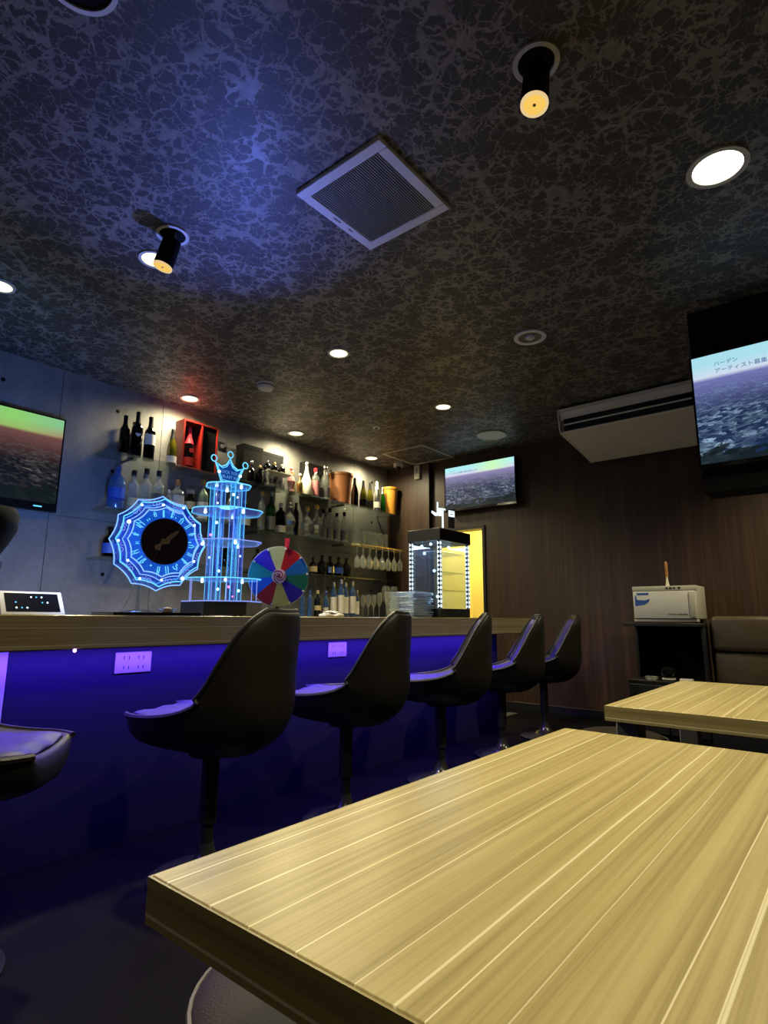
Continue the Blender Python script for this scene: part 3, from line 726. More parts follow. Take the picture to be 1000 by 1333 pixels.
for b in ((-H, H, -K, -K+.028), (-H, H, K-.028, K), (-H, -H+.028, -K+.028, K-.028), (H-.028, H, -K+.028, K-.028)): MB().box(*b, -.008, -.0005, .002, 1).build('frame_bar', 'cream', t)
MB().box(-H+.029, H-.029, -K+.029, K-.029, -.003, -.0006).build('panel', 'ceil', t, False)
t = thing('dome_camera', 'white dome security camera on the ceiling in the bar corner', 'camera', (-4.62, 5.90, CE))
MB().lathe([(.045, -.045), (.062, -.04), (.066, -.0005)], 22).build('base', 'white', t); MB().ball((.005, -.01, -.045), .040, 14).build('dome', 'gloss', t)
t = thing('wall_box', 'narrow white box high on the brown column in the bar corner', 'switch box', (-4.42, 6.078, 2.82))
MB().box(-.043, .043, -.035, 0, 0, .19, .004).build('cover', 'cream', t); MB().box(-.02, .02, -.0365, -.035, .03, .15).build('slot', 'grey', t, False)
t = thing('wall_plate', 'small dark plate on the concrete wall right of the gift box lid', 'wall plate', (-4.958, 3.365, 2.69))
MB().box(0, .010, -.045, .045, 0, .09, .003).build('plate', 'black', t); MB().box(.010, .013, -.02, .02, .025, .065, .002, 1).build('button', 'grey', t)

# ------------------------------------------------------------------ things standing on the counter
CT = 1.0045
def scallop(r, n=12, dip=.075, m=6, ph=0.0):
    pts = []
    for i in range(n*m):
        a = 2*math.pi*i/(n*m); f = (i % m)/m
        k = 1-dip*math.sin(math.pi*f)**.8
        pts.append((r*k*math.cos(a+ph), r*k*math.sin(a+ph)))
    return pts
whl = thing('wheel_display', 'glowing blue scalloped acrylic wheel with a black centre disc, on the counter', 'lit display', (-2.60, 1.46, CT+.0115), R(80))
whl.scale = (.91, .91, .91)
WZ = .372
def on(p, yy): return Vector((p[0], yy, p[1]+WZ))
for k, (r, yy, dy, m, em) in enumerate(((.255, .035, .006, 'acry', 'edgeb'), (.235, -.005, .006, 'acry', 'edgec'), (.185, -.035, .005, 'acryc', 'edgeb'))):
    pts = scallop(r)
    sheet = MB().prism([on(p, yy) for p in pts], (0, dy, 0)).build('acrylic_sheet', m, whl, False)
    MB().tube([on(p, yy-.001) for p in pts], .0034, 5, True).build('glowing_edge', em, sheet)
    if k < 2:
        MB().tube([on((p[0]*.86, p[1]*.86), yy-.002) for p in pts], .0024, 5, True).build('engraved_line', ('edgeb', 'edgec')[1-k], sheet)
eng = MB()
for i in range(24):
    a = 2*math.pi*(i+.5)/24
    for da in (-.035, .035):
        r0, r1 = .130+.004*((i*5) % 3), .146+.011*((i*7) % 4); a += .05*(((i*11) % 5)-2)*.5
        eng.tube([on((r0*math.cos(a+da), r0*math.sin(a+da)), -.037), on((r1*math.cos(a+da*.7), r1*math.sin(a+da*.7)), -.037)], .0022, 4)
    if i % 2:
        eng.tube([on((.152*math.cos(a-.05), .152*math.sin(a-.05)), -.037), on((.166*math.cos(a), .166*math.sin(a)), -.037), on((.152*math.cos(a+.05), .152*math.sin(a+.05)), -.037)], .0022, 4)
eng.build('engraving', 'edgec', whl)['kind'] = 'stuff'
eng = MB()
for i in range(12):
    a = 2*math.pi*(i+.5)/12; r = .212; c = (r*math.cos(a), r*math.sin(a))
    q = [(c[0]+.012*math.cos(b), c[1]+.012*math.sin(b)) for b in [2*math.pi*j/8 for j in range(8)]]
    eng.tube([on(p, -.008) for p in q], .0018, 4, True)
    eng.tube([on((.196*math.cos(a-.09), .196*math.sin(a-.09)), -.008), on((.222*math.cos(a-.13), .222*math.sin(a-.13)), -.008), on((.205*math.cos(a-.17), .205*math.sin(a-.17)), -.008)], .0018, 4)
eng.build('engraving', 'edgev', whl)['kind'] = 'stuff'
for i in range(12):
    a = 2*math.pi*i/12+.05; r = (.222, .200)[i % 2]
    MB().ball(on((r*math.cos(a), r*math.sin(a)), -.012), .0065 if i % 5 else .010, 8).build('led', 'led', whl)
disc = MB()
disc.cyl(on((0, 0), -.052), on((0, 0), -.038), .122, n=48); disc.build('centre_disc', plain('maroon_black', (.030, .010, .014), .55), whl)
sp = MB()
sp.prism([on(p, -.054) for p in ((.0, .012), (.012, .03), (.055, .062), (.066, .060), (.060, .045), (.024, .008), (.018, -.012), (-.018, -.016), (-.028, -.05), (-.05, -.045), (-.056, -.028), (-.028, -.012), (-.02, .012))][::-1], (0, -.006, 0))
sp.build('spinner_emblem', 'bronze', whl); MB().ball(on((.006, 0), -.062), .010, 10).build('hub_nut', 'gold', whl)
MB().tube([on((-.035, -.045), -.056), on((-.065, -.12), -.056)], .003, 5).build('pointer_needle', 'silver', whl)
MB().cyl((-.09, .03, .012), (-.09, .03, .16), .011).build('stand_pole', 'clear', whl)
MB().lathe([(.085, 0), (.085, .006), (.06, .014), (.014, .018)], 28, (-.09, .03, 0)).build('stand_foot', 'caseg', whl)
MB().tube([(-.11, .04, .17), (-.125, .03, .10), (-.15, .01, .05), (-.185, -.02, .006)], .003, 5).build('power_cable', 'white', whl)
dsh = thing('small_dish', 'small amber glass dish on the black tray under the glowing wheel', 'dish', (-2.60, 1.515, CT+.0115))
MB().lathe([(.02, 0), (.05, .022), (.045, .022), (.018, .004)], 18).build('bowl', 'clear', dsh); MB().ball((0, 0, .014), .026, 12, .6).build('contents', 'amberb', dsh)
tr = thing('black_tray', 'flat black tray on the counter below the glowing wheel', 'tray', (-2.62, 1.43, CT))
MB().box(-.10, .10, -.21, .21, 0, .011, .002, 1).build('tray_base', 'gloss', tr)
for b in ((-.10, .10, -.216, -.21), (-.10, .10, .21, .216), (-.106, -.10, -.216, .216), (.10, .106, -.216, .216)): MB().box(*b, 0, .014).build('tray_rim', 'gloss', tr, False)

tow = thing('led_tower', 'glowing blue acrylic tower of stacked discs topped by a crown, on a black base', 'lit display', (-2.85, 2.0, CT), R(90))
hexa = [(.225*math.cos(R(60*i+30)), .225*math.sin(R(60*i+30))) for i in range(6)]
MB().prism([(x, y, .006) for x, y in hexa], (0, 0, .072)).build('base', 'black', tow, False)
MB().prism([(x*.98, y*.98, .0785) for x, y in hexa], (0, 0, .006)).build('base_plate', 'acryc', tow, False)
MB().tube([(x*.99, y*.99, .082) for x, y in hexa], .0028, 5, True).build('glowing_edge', 'edgev', tow)
for x, y in hexa: MB().cyl((x*.8, y*.8, 0.0003), (x*.8, y*.8, .0062), .012, n=8).build('foot', 'black', tow)
lv = [(.205, .212), (.418, .205), (.600, .205), (.757, .130)]
zprev = .0845
for k, (zz, rr) in enumerate(lv):
    n = 32; pts = [(rr*(1+.05*math.cos(6*2*math.pi*i/n))*math.cos(2*math.pi*i/n), rr*(1+.05*math.cos(6*2*math.pi*i/n))*math.sin(2*math.pi*i/n)) for i in range(n)]
    dsc = MB().prism([(x, y, zz) for x, y in pts], (0, 0, .007)).build('acrylic_disc', 'acryc' if k % 2 else 'acry', tow, False)
    MB().tube([(x, y, zz+.0035) for x, y in pts], .0040 if k == 3 else .0032, 5, True).build('glowing_edge', 'edgec' if k != 1 else 'edgev', dsc)
    tm = None
    for i in range(6):
        a = R(60*i+15); rb = .088
        p = (rb*math.cos(a), rb*math.sin(a))
        tb = MB().cyl((*p, zprev+.0002), (*p, zz-.0002), .015, n=12, caps=False).build('acrylic_tube', 'acryc' if (i+k) % 2 else 'acry', tow)
        ln = MB()
        for q in (0.7, 2.8, 4.9):
            ln.tube([(p[0]+.0152*math.cos(q+i), p[1]+.0152*math.sin(q+i), zprev+.002), (p[0]+.0152*math.cos(q+i), p[1]+.0152*math.sin(q+i), zz-.002)], .0013, 4)
        ln.build('glowing_edge', 'edgec' if (i+k) % 3 else 'edgev', tb)
        if (i*5+k*3) % 4 < 2:
            zl = zprev+(zz-zprev)*(.25+.5*((i*37+k*53) % 10)/10)
            MB().ball((p[0], p[1], zl), .0085 if (i+k) % 3 else .006, 8).build('led', 'led' if (i+k) % 4 else emis('led_pink', (1, .25, .5), 2.0), tow)
    if k == 0:
        for i in range(6):
            a = R(60*i); MB().cyl((.205*math.cos(a), .205*math.sin(a), .0848), (.205*math.cos(a), .205*math.sin(a), zz), .0025, n=6).build('support_rod', 'edgev', tow)
    for i in range(3):
        a = R(120*i+20*k); MB().ball((rr*.62*math.cos(a), rr*.62*math.sin(a), zz-.006), .009, 8).build('led', 'led', tow)
    zprev = zz+.007
# crown: local x along the counter, facing the room (-y)
c0_ = .772
cr = [(-.056, .0), (.056, .0), (.098, .105), (.058, .088), (.024, .105), (0.0, .145), (-.024, .105), (-.058, .088), (-.098, .105)]
MB().prism([(x, .0, z+c0_+.012) for x, z in cr], (0, .008, 0)).build('crown_sheet', emis('crown_blue_glow', (.006, .045, .26), 1.0), tow, False)
ed = MB()
ed.tube([(x, -.002, z+c0_+.012) for x, z in cr], .0050, 6, True)
ed.tube([(x*.86, -.002, (z-.06)*.80+.058+c0_+.012) for x, z in cr], .0022, 5, True)
for cx, cz in ((-.112, .128), (.112, .128), (0, .172)):
    ed.tube([(cx+.019*math.cos(2*math.pi*i/16), -.002, cz+c0_+.012+.019*math.sin(2*math.pi*i/16)) for i in range(16)], .0034, 5, True)
ed.tube([(-.098, -.002, .105+c0_+.012), (-.106, -.002, .112+c0_+.012)], .004); ed.tube([(.098, -.002, .105+c0_+.012), (.106, -.002, .112+c0_+.012)], .004)
ed.build('glowing_edge', 'edgec', tow)
crt = emis('crown_text', (.12, .36, .85), .8)
text('crown_lettering', 'LUCK YOU', .026, crt, tow, (0, -.0035, c0_+.072), (R(90), 0, 0), .001)
text('crown_lettering', 'BLAST N', .026, crt, tow, (0, -.0035, c0_+.044), (R(90), 0, 0), .001)
MB().box(-.045, .045, -.01, .018, .7642, .786, .003).build('crown_foot', 'acryc', tow)
MB().tube([(.014*math.cos(2*math.pi*i/14)+.015, -.016, c0_-.002+.014*math.sin(2*math.pi*i/14)) for i in range(14)], .003, 5, True).build('ornament', 'edgec', tow)
for x in (-.075, .075): MB().ball((x, -.006, c0_+.065), .009, 8).build('led', 'led', tow)

pw = thing('prize_wheel', 'colourful ten-segment prize wheel with a spiral hub, on the counter', 'prize wheel', (-2.86, 2.42, CT), R(52))
PC = .252; pr_ = .188
cols = [('A01018', 36), ('145A9A', 0), ('0A5A45', -36), ('1A128A', -72), ('B5A552', -108), ('9A1420', -144), ('1A5AC8', 180), ('1C8C88', 144), ('2A1CB0', 108), ('A8AA72', 72)]
seg = []
for k, (c, a0) in enumerate(cols):
    pts = [(.0455*math.cos(R(a0+6+36)), .0455*math.sin(R(a0+6+36))), (.0455*math.cos(R(a0+6+18)), .0455*math.sin(R(a0+6+18))), (.0455*math.cos(R(a0+6)), .0455*math.sin(R(a0+6)))]
    pts += [(pr_*math.cos(R(a0+6+36*j/6)), pr_*math.sin(R(a0+6+36*j/6))) for j in range(7)]
    MB().prism([(x, -.010, z+PC) for x, z in pts], (0, .012, 0)).build('segment', plain('wheel_colour_%d' % k, lin(c), .45, 0, .06), pw, False)
    a = R(a0+6); MB().cyl((pr_*.955*math.cos(a), -.022, PC+pr_*.955*math.sin(a)), (pr_*.955*math.cos(a), -.010, PC+pr_*.955*math.sin(a)), .0065, n=8).build('peg', 'ivory', pw)
MB().cyl((0, .002, PC), (0, .008, PC), pr_+.004, n=48).build('backing_disc', 'white', pw)
hub = MB().cyl((0, -.020, PC), (0, -.0005, PC), .045, n=36).build('hub', plain('hub_pink', (.62, .40, .42), .45), pw)
spl = MB()
for b in range(3):
    spl.tube([((.004+.0135*j/4)*math.cos(b*2.094+j*.42), -.0205, PC+(.004+.0135*j/4)*math.sin(b*2.094+j*.42)) for j in range(12)], .0032, 5)
spl.build('spiral', 'red', hub); MB().ball((0, -.022, PC), .009, 10).build('hub_nut', 'red', hub)
MB().prism([(-.016, .0, PC+pr_+.055), (.016, 0, PC+pr_+.055), (.012, 0, PC+pr_+.02), (.0, 0, PC+pr_-.012), (-.012, 0, PC+pr_+.02)], (0, .010, 0)).build('pointer', 'redp', pw, False, label='red pointer at the top')
for b in pw.children:
    if b.name.startswith('pointer'): b.location = (.045, -.024, 0)
MB().box(-.012+.045, .012+.045, -.006, .018, PC+pr_-.02, PC+pr_+.04, .002, 1).build('pointer_arm', 'redp', pw)
MB().cyl((0, .020, .01), (0, .020, PC+.02), .013).build('stand_pole', 'black', pw); MB().cyl((0, .005, PC), (0, .022, PC), .012).build('axle', 'black', pw)
MB().box(-.11, .11, -.07, .10, 0, .012, .004).build('stand_foot', 'grey', pw)
clo = thing('folded_towel', 'folded white hand towel on the counter right of the prize wheel', 'towel', (-2.62, 2.66, CT), R(80))
S_ = [i/16 for i in range(17)]
MB().surf([[Vector((-.07+.14*s, -.045+.09*j/6, .018+.010*math.sin(s*9+j)*math.sin(math.pi*s))) for j in range(7)] for s in S_], [[Vector((-.07+.14*s, -.045+.09*j/6, 0.0005)) for j in range(7)] for s in S_]).build('towel_fold', 'cloth', clo, sub=1, ang=180)
MB().surf([[Vector((-.05+.09*s, -.03+.06*j/6, .032+.008*math.sin(s*7+j*.8)*math.sin(math.pi*s))) for j in range(7)] for s in S_], [[Vector((-.05+.09*s, -.03+.06*j/6, .026)) for j in range(7)] for s in S_]).build('top_fold', 'cloth', clo, sub=1, ang=180)

tab = thing('tablet', 'white-framed tablet lying tilted on the counter at far left', 'tablet', (-2.90, 1.04, CT), R(90))
tl = MB().box(-.132, .132, -.004, .004, 0, .130, .004, 2).build('frame', 'white', tab); tl.rotation_euler = (R(-36), 0, 0)
MB().box(-.112, .112, -.0055, -.0042, .014, .116).build('screen', 'gloss', tl, False)
for i in range(9):
    MB().ball((-.07+.022*((i*5) % 7), -.0055, .035+.03*(i % 3)), .004, 6, .9).build('app_icon', 'edgec' if i % 2 else 'led', tl)
MB().box(-.08, .08, .05, .12, 0, .008, .002, 1).build('stand', 'black', tab)
ap = thing('domed_appliance', 'dark rounded appliance on the counter cut off by the left edge', 'appliance', (-2.87, .80, CT))
MB().lathe([(.07, 0), (.075, .01), (.055, .03), (.055, .16), (.06, .19)], 22).build('body', 'clear', ap)
MB().lathe([(.065, .1905), (.075, .20), (.075, .225), (.05, .23)], 22).build('collar', 'black', ap)
MB().lathe([(.05, .2305), (.09, .30), (.118, .36), (.122, .42), (.105, .455), (.0, .47)], 24).build('dome', 'mattblack', ap)
MB().lathe([(.05, .031), (.05, .12)], 18).build('contents', 'bluep', ap)

# display case
cs = thing('display_case', 'tall glass display case framed by zigzag white LEDs with a black roof, on the counter', 'display case', (-2.93, 3.895, CT))
WX, WY = .31, .455; zb, zt = .075, .625
MB().box(0, WX, 0, WY, 0.0005, .072, .003, 1).build('base', 'black', cs); MB().box(-.012, WX+.012, -.012, WY+.012, zt, zt+.10, .003, 1).build('roof', 'black', cs)
for b in ((.006, WX-.006, 0.003, .007), (.006, WX-.006, WY-.007, WY-.003), (0.003, .007, .006, WY-.006), (WX-.007, WX-.003, .006, WY-.006)): MB().box(*b, .0725, zt-.0005).build('glass_pane', 'caseg', cs, False)
tri = MB()
N = 15; dz = (zt-.08)/N
for k in range(N):
    z0 = .0755+dz*k; tri.prism([(0, 0, z0+dz*.08), (.020, 0, z0+dz*.5), (0, 0, z0+dz*.92)], (0, .003, 0))
tri = tri.mesh('led_zigzag', False)
post = MB().box(-.012, .012, -.012, .012, .0725, zt-.0005, .002, 1).mesh('corner_post')
for (px, py) in ((.012, .012), (WX-.012, .012), (.012, WY-.012), (WX-.012, WY-.012)):
    p = link('corner_post', post, 'gloss', cs); p.location = (px, py, 0)
    for rot, off in ((0, (-.010, -.0155, 0)), (90, (.0155, -.010, 0)), (180, (.010, .0155, 0)), (270, (-.0155, .010, 0))):
        q = link('led_zigzag', tri, 'ledcase', p); q.rotation_euler = (0, 0, R(rot)); q.location = off
for k, zz in enumerate((.22, .37, .53)):
    MB().box(.035, WX-.035, .035, WY-.035, zz, zz+.006).build('glass_shelf', 'shelfg', cs, False)
for (x, y, z) in ((.06, .10, .60), (.18, .06, .605), (.20, .30, .60), (.10, .08, .535), (.22, .05, .38), (.24, .10, .23), (.16, .06, .12), (.27, .04, .45), (.27, .04, .30), (.25, .05, .17)):
    MB().ball((x, y, z), .012, 8).build('led', 'led', cs)
MB().cyl((.12, .09, .229), (.12, .09, .53), .004, n=8).build('shelf_rod', 'chrome', cs)
sg = MB()
for pts in ([(-.012, .10), (.0, .10), (.0, .215), (-.012, .215)], [(-.06, .125), (-.055, .142), (-.025, .125), (-.014, .125), (-.014, .098), (-.028, .098)], [(.003, .098), (.028, .098), (.028, .165), (.003, .165)], [(.030, .0), (.044, .0), (.044, .150), (.062, .146), (.062, .160), (.030, .165)],
            [(.088, .098), (.138, .092), (.138, .142), (.088, .150)]):
    sg.prism([(x, -.004, z) for x, z in pts][::-1], (0, .006, 0))
sgp = sg.build('roof_sign', 'sign', cs, False, label='white glowing hand-like sign on the roof'); sgp.location = (.30, .0, zt+.1005); sgp.rotation_euler = (0, 0, R(50))
MB().box(.085, .14, .004, .012, .002, .16).build('sign_bracket', 'black', sgp, False)
pk = MB()
pk.box(.092, .134, -.0055, -.0045, .136, .139); pk.box(.10, .126, -.0055, -.0045, .112, .118); pk.build('sign_mark', 'grey', sgp, False)
stk = MB().box(-.12, .12, -.13, .13, 0, .009, .003, 1).mesh('clear_tray')
st0 = None
for k in range(12):
    o = link('clear_tray', stk, 'blueg' if k % 3 == 1 else 'trayg'); o.location = (-2.79+.006*((k*7) % 3-1), 3.735+.005*((k*5) % 3-1), CT+.0005+.0165*k); o.rotation_euler = (0, 0, R(((k*13) % 5-2)*1.5))
    tag(o, 'thin clear tray with LED blue in its colour, '+('lowest', 'second from the bottom', 'third from the bottom', 'fourth from the bottom', 'fifth from the bottom', 'sixth from the bottom', 'sixth from the top', 'fifth from the top', 'fourth from the top', 'third from the top', 'second from the top', 'topmost')[k]+' of the stack beside the display case', 'tray', 'clear trays stacked before the display case')
    o.scale = (1, 1, 1.75)
ms = thing('menu_stand', 'clear slanted acrylic menu stand on the counter left of the display case', 'menu stand', (-2.80, 3.52, CT), R(65))
q = MB().box(-.055, .055, -.003, .003, .004, .20).build('panel', 'clear', ms, False); q.rotation_euler = (R(-14), 0, 0)
MB().box(-.055, .055, -.01, .075, 0, .004).build('foot', 'clear', ms, False)

# ------------------------------------------------------------------ bottles and glasses on the shelves
PROF = {
 'wine': [(.112, 0), (.118, .01), (.118, .60), (.112, .66), (.075, .72), (.045, .78), (.041, .96), (.046, .965), (.046, .99), (.040, 1.0)],
 'champ': [(.125, 0), (.132, .02), (.132, .42), (.120, .52), (.085, .66), (.055, .78), (.045, .86), (.048, .90), (.044, .97), (.040, 1.0)],
 'spirit': [(.120, 0), (.128, .01), (.128, .58), (.118, .64), (.06, .72), (.045, .76), (.042, .88), (.046, .90)],
 'tall': [(.088, 0), (.092, .01), (.092, .66), (.082, .72), (.045, .80), (.038, .84), (.036, .93)],
 'squat': [(.20, 0), (.215, .02), (.215, .45), (.18, .56), (.08, .66), (.065, .72), (.065, .84)],
 'decant': [(.15, 0), (.155, .01), (.155, .62), (.14, .70), (.055, .78), (.050, .86)],
 'jar': [(.15, 0), (.16, .02), (.16, .56), (.13, .66), (.10, .70), (.10, .74)],
 'cone': [(.19, 0), (.195, .02), (.17, .38), (.10, .58), (.055, .76), (.038, .92)],
 'jug': [(.20, 0), (.21, .02), (.21, .58), (.18, .72), (.08, .84), (.06, .88), (.06, .97)],
 'ornate': [(.13, 0), (.17, .05), (.12, .14), (.17, .28), (.20, .42), (.14, .56), (.07, .66), (.05, .72), (.05, .84)],
 'ball': [(.10, 0), (.22, .06), (.38, .28), (.42, .50), (.36, .74), (.18, .92), (.10, .95)],
}
meshes = {}
def part(kind, what, fn):
    k = (kind, what)
    if k not in meshes: meshes[k] = fn()
    return meshes[k]
def bottle(name, label, cat, X, Y, Z, h, kind, glassm, cap=None, capm='black', lab=None, labm='paper', liquid=None, fat=1.0, group=None, sq=False, rz=0.0):
    t = thing(name, label, cat, (X, Y, Z+.0006), rz, group); t.scale = (h*fat, h*fat, h)
    P = PROF[kind]; n = 8 if kind == 'ornate' else 18
    def rad(z):
        for (r0, z0), (r1, z1) in zip(P, P[1:]):
            if z0 <= z <= z1: return r0+(r1-r0)*(z-z0)/max(z1-z0, 1e-6)
        return P[-1][0]
    link('glass_body', part(kind, 'body%d' % sq, lambda: MB().lathe(P, 16 if sq else n, (0, 0, 0), .8 if sq else 0).mesh('glass_body', True, 50 if kind != 'ornate' else 10)), glassm, t).data
    o = t.children[0]
    # give each glass colour its own mesh copy
    key = (kind, 'body%d' % sq, glassm)
    if key not in meshes:
        me = part(kind, 'body%d' % sq, None).copy(); me.materials.clear(); me.materials.append(M_[glassm]); meshes[key] = me
    o.data = meshes[key]
    def coloured(tag_, mname, fn):
        key = (kind, tag_, mname, sq)
        if key not in meshes:
            me = fn(); me.materials.append(M_[mname]); meshes[key] = me
        return meshes[key]
    top = P[-1][1]
    if cap == 'foil':
        z0 = .74
        pts = [(rad(z)+.004, z) for z in (z0, .80, .86, .93, .985)]+[(rad(.99), 1.006)]
        link('foil', coloured('foil', capm, lambda: MB().lathe(pts, 16).mesh('foil')), None, t)
    elif cap == 'screw':
        r = P[-1][0]+.008
        link('cap', coloured('screw', capm, lambda: MB().lathe([(r, top-.06), (r, top+.055), (r*.8, top+.062)], 14).mesh('cap')), None, t)
    elif cap == 'ball':
        r = P[-1][0]*1.5
        link('stopper', coloured('ball', capm, lambda: MB().lathe([(P[-1][0]*.8, top+.001), (P[-1][0]*.9, top+.02)], 12).ball((0, 0, top+.02+r*.9), r, 10).mesh('stopper')), None, t)
    elif cap == 'block':
        link('stopper', coloured('block', capm, lambda: MB().lathe([(P[-1][0]*1.1, top+.001), (P[-1][0]*1.35, top+.02), (P[-1][0]*1.35, top+.13), (P[-1][0], top+.15)], 12).mesh('stopper')), None, t)
    if lab:
        z0, z1 = lab
        sqk = .8 if sq else 0
        link('label', coloured('label%.2f%.2f' % lab, labm, lambda: MB().lathe([(rad(z0)+.004, z0), (rad((z0+z1)/2)+.004, (z0+z1)/2), (rad(z1)+.004, z1)], 16 if sq else 18, (0, 0, 0), sqk, cap=False).mesh('label')), None, t)
    if liquid:
        zl, lm = liquid
        link('liquid', coloured('liq%.2f' % zl, lm, lambda: MB().lathe([(rad(.01)*.93, .012), (rad(zl*.5)*.95, zl*.5), (rad(zl)*.94, zl)], 16, (0, 0, 0), .8 if sq else 0).mesh('liquid')), None, t)
    return t
A, B, C, D = 2.365, 1.885, 1.480, 1.0
XS = -4.80
# top shelf
bottle('wine_bottle', 'black wine bottle at the left end of the top shelf', 'bottle', XS+.02, 2.265, A, .35, 'wine', 'darkg', 'foil', 'mattblack')
w2 = bottle('wine_bottle', 'tall black wine bottle with a small white crest, second on the top shelf', 'bottle', XS+.04, 2.365, A, .405, 'wine', 'darkg', 'foil', 'mattblack')
MB().prism([(.1205, -.05, .50), (.1205, .05, .50), (.1205, .055, .47), (.1215, 0, .42), (.1205, -.055, .47)], (.004, 0, 0)).build('label', 'paper', w2, False); w2.rotation_euler = (0, 0, R(-15))
bottle('wine_bottle', 'shorter black wine bottle behind the white-labelled one on the top shelf', 'bottle', -4.885, 2.40, A, .35, 'wine', 'darkg', 'foil', 'mattblack')
bottle('wine_bottle', 'dark wine bottle with a big white label on the top shelf', 'bottle', XS+.02, 2.495, A, .40, 'wine', 'darkg', 'foil', 'mattblack', (.34, .58))
bottle('champagne_bottle', 'gold-green champagne bottle just left of the red gift box', 'bottle', XS+.02, 2.715, A, .345, 'champ', 'goldg', 'foil', 'black', (.06, .24))
gb = thing('gift_box', 'open red gift box standing upright on the top shelf, lid at its right', 'gift box', (XS-.08, 2.895, A+.0006))
bw, bd, bh = .205, .15, .465
for b in ((0, bd, -bw/2, -bw/2+.016, 0, bh), (0, bd, bw/2-.016, bw/2, 0, bh), (0, bd, -bw/2+.016, bw/2-.016, 0, .014), (0, bd, -bw/2+.016, bw/2-.016, bh-.016, bh)): MB().box(*b).build('box_wall', 'red', gb, False)
MB().box(0, .010, -bw/2+.016, bw/2-.016, .014, bh-.016).build('lining', 'mattblack', gb, False)
ld = MB()
ld.box(.10, .13, .002, .010, 0, bh); ld.box(.10, .13, .170, .178, 0, bh); ld.box(.10, .13, .010, .170, 0, .008); ld.box(.10, .13, .010, .170, bh-.008, bh)
ld = ld.build('lid', 'red', gb, False); ld.location = (0, bw/2+.004, 0)
MB().box(.10, .108, .010, .170, .008, bh-.008).build('lid_lining', 'mattblack', ld, False)
rb = bottle('champagne_bottle', 'black champagne bottle with a red neck inside the red gift box', 'bottle', XS+.005, 2.895, A+.0146, .40, 'champ', 'darkg', 'foil', 'redp', (.04, .24), 'red')
bottle_extra = MB().lathe([(.109, .585), (.06, .76)], 16, cap=False).build('neck_label', 'redp', rb); MB().box(.128, .138, -.06, .05, .36, .46, .003, 1).build('label', 'red', rb, False)
bx = thing('black_case', 'tall black box on the top shelf right of the crown', 'box', (-4.93, 3.66, A+.0006))
MB().box(0, .13, -.135, .12, 0, .41, .004, 1).build('body', 'mattblack', bx); MB().box(.0, .132, -.137, .122, .37, .415, .004, 1).build('lid', 'mattblack', bx)
bx = thing('black_case', 'wide black box standing behind the small round bottles on the top shelf', 'box', (-4.93, 3.955, A+.0006))
MB().box(0, .08, -.155, .155, 0, .405, .004, 1).build('body', 'mattblack', bx); MB().box(.0, .082, -.157, .157, .37, .41, .004, 1).build('lid', 'mattblack', bx)
bx = thing('black_case', 'black box behind the red-topped bottle on the top shelf', 'box', (-4.94, 4.60, A+.0006))
MB().box(0, .08, -.17, .19, 0, .42, .004, 1).build('body', 'mattblack', bx); MB().box(.0, .082, -.172, .192, .38, .425, .004, 1).build('lid', 'mattblack', bx)
ri = thing('acrylic_riser', 'small pale acrylic riser on the top shelf holding round bottles', 'riser', (XS-.035, 3.945, A+.0006))
MB().box(.0, .14, -.17, .17, .160, .168).build('platform', 'ivory', ri, False)
for y in (-.165, .157): MB().box(.0, .14, y, y+.008, 0, .160).build('side', 'clear', ri, False)
for y, m, lab in ((3.835, 'silver', 'small round silver-topped bottle, left on the acrylic riser'), (3.935, 'gold', 'small round gold-topped bottle, middle on the acrylic riser'), (4.04, 'ivory', 'small round ivory-topped bottle, right on the acrylic riser')):
    bottle('miniature_bottle', lab, 'bottle', XS+.01, y, A+.1688, .10, 'ball', 'darkg', 'ball', m, None, group='miniatures on the acrylic riser')
for y, lab in ((3.83, 'left'), (3.90, 'second'), (3.97, 'third'), (4.04, 'right')):
    bottle('miniature_bottle', 'miniature bottle under the acrylic riser, '+lab+' of four', 'bottle', XS+.02, y, A, .125, 'squat', 'clear', 'screw', 'silver', (.1, .38), group='miniatures under the acrylic riser')
bottle('miniature_bottle', 'dark round bottle with a silver medallion before the first black box', 'bottle', XS+.05, 3.60, A, .23, 'squat', 'darkg', 'ball', 'silver', fat=.8)
bottle('miniature_bottle', 'dark round bottle with a bronze medallion beside the riser', 'bottle', XS+.05, 3.71, A, .20, 'squat', 'darkg', 'ball', 'bronze', fat=.8)
bottle('ornate_bottle', 'pink ceramic bottle with a round stopper on the top shelf', 'bottle', XS+.02, 4.17, A, .29, 'ornate', 'pink', 'ball', 'pink', fat=.85)
bottle('ornate_bottle', 'small gold bottle with an ivory ball right of the pink bottle', 'bottle', XS+.06, 4.265, A, .22, 'squat', 'gold', 'ball', 'ivory', fat=.75)
bottle('ornate_bottle', 'small green-gold bottle left of the tall ivory bottle', 'bottle', XS-.07, 4.265, A, .27, 'squat', 'goldg', 'ball', 'gold', fat=.75)
bottle('ceramic_bottle', 'tall ivory cone-shaped bottle in the middle of the top shelf', 'bottle', XS+.03, 4.39, A, .375, 'cone', 'ivory', 'ball', 'ivory', fat=1.05)
bottle('spirit_bottle', 'bottle with a bright red top right of the ivory bottle', 'bottle', XS+.03, 4.53, A, .345, 'decant', 'clear', 'block', 'redp', (.06, .56), 'pink', fat=.9)
bottle('spirit_bottle', 'large clear bottle with a silver stopper left of the copper bucket', 'bottle', XS+.02, 4.695, A, .40, 'spirit', 'clear', 'block', 'silver', (.05, .35), 'grey', fat=1.15)
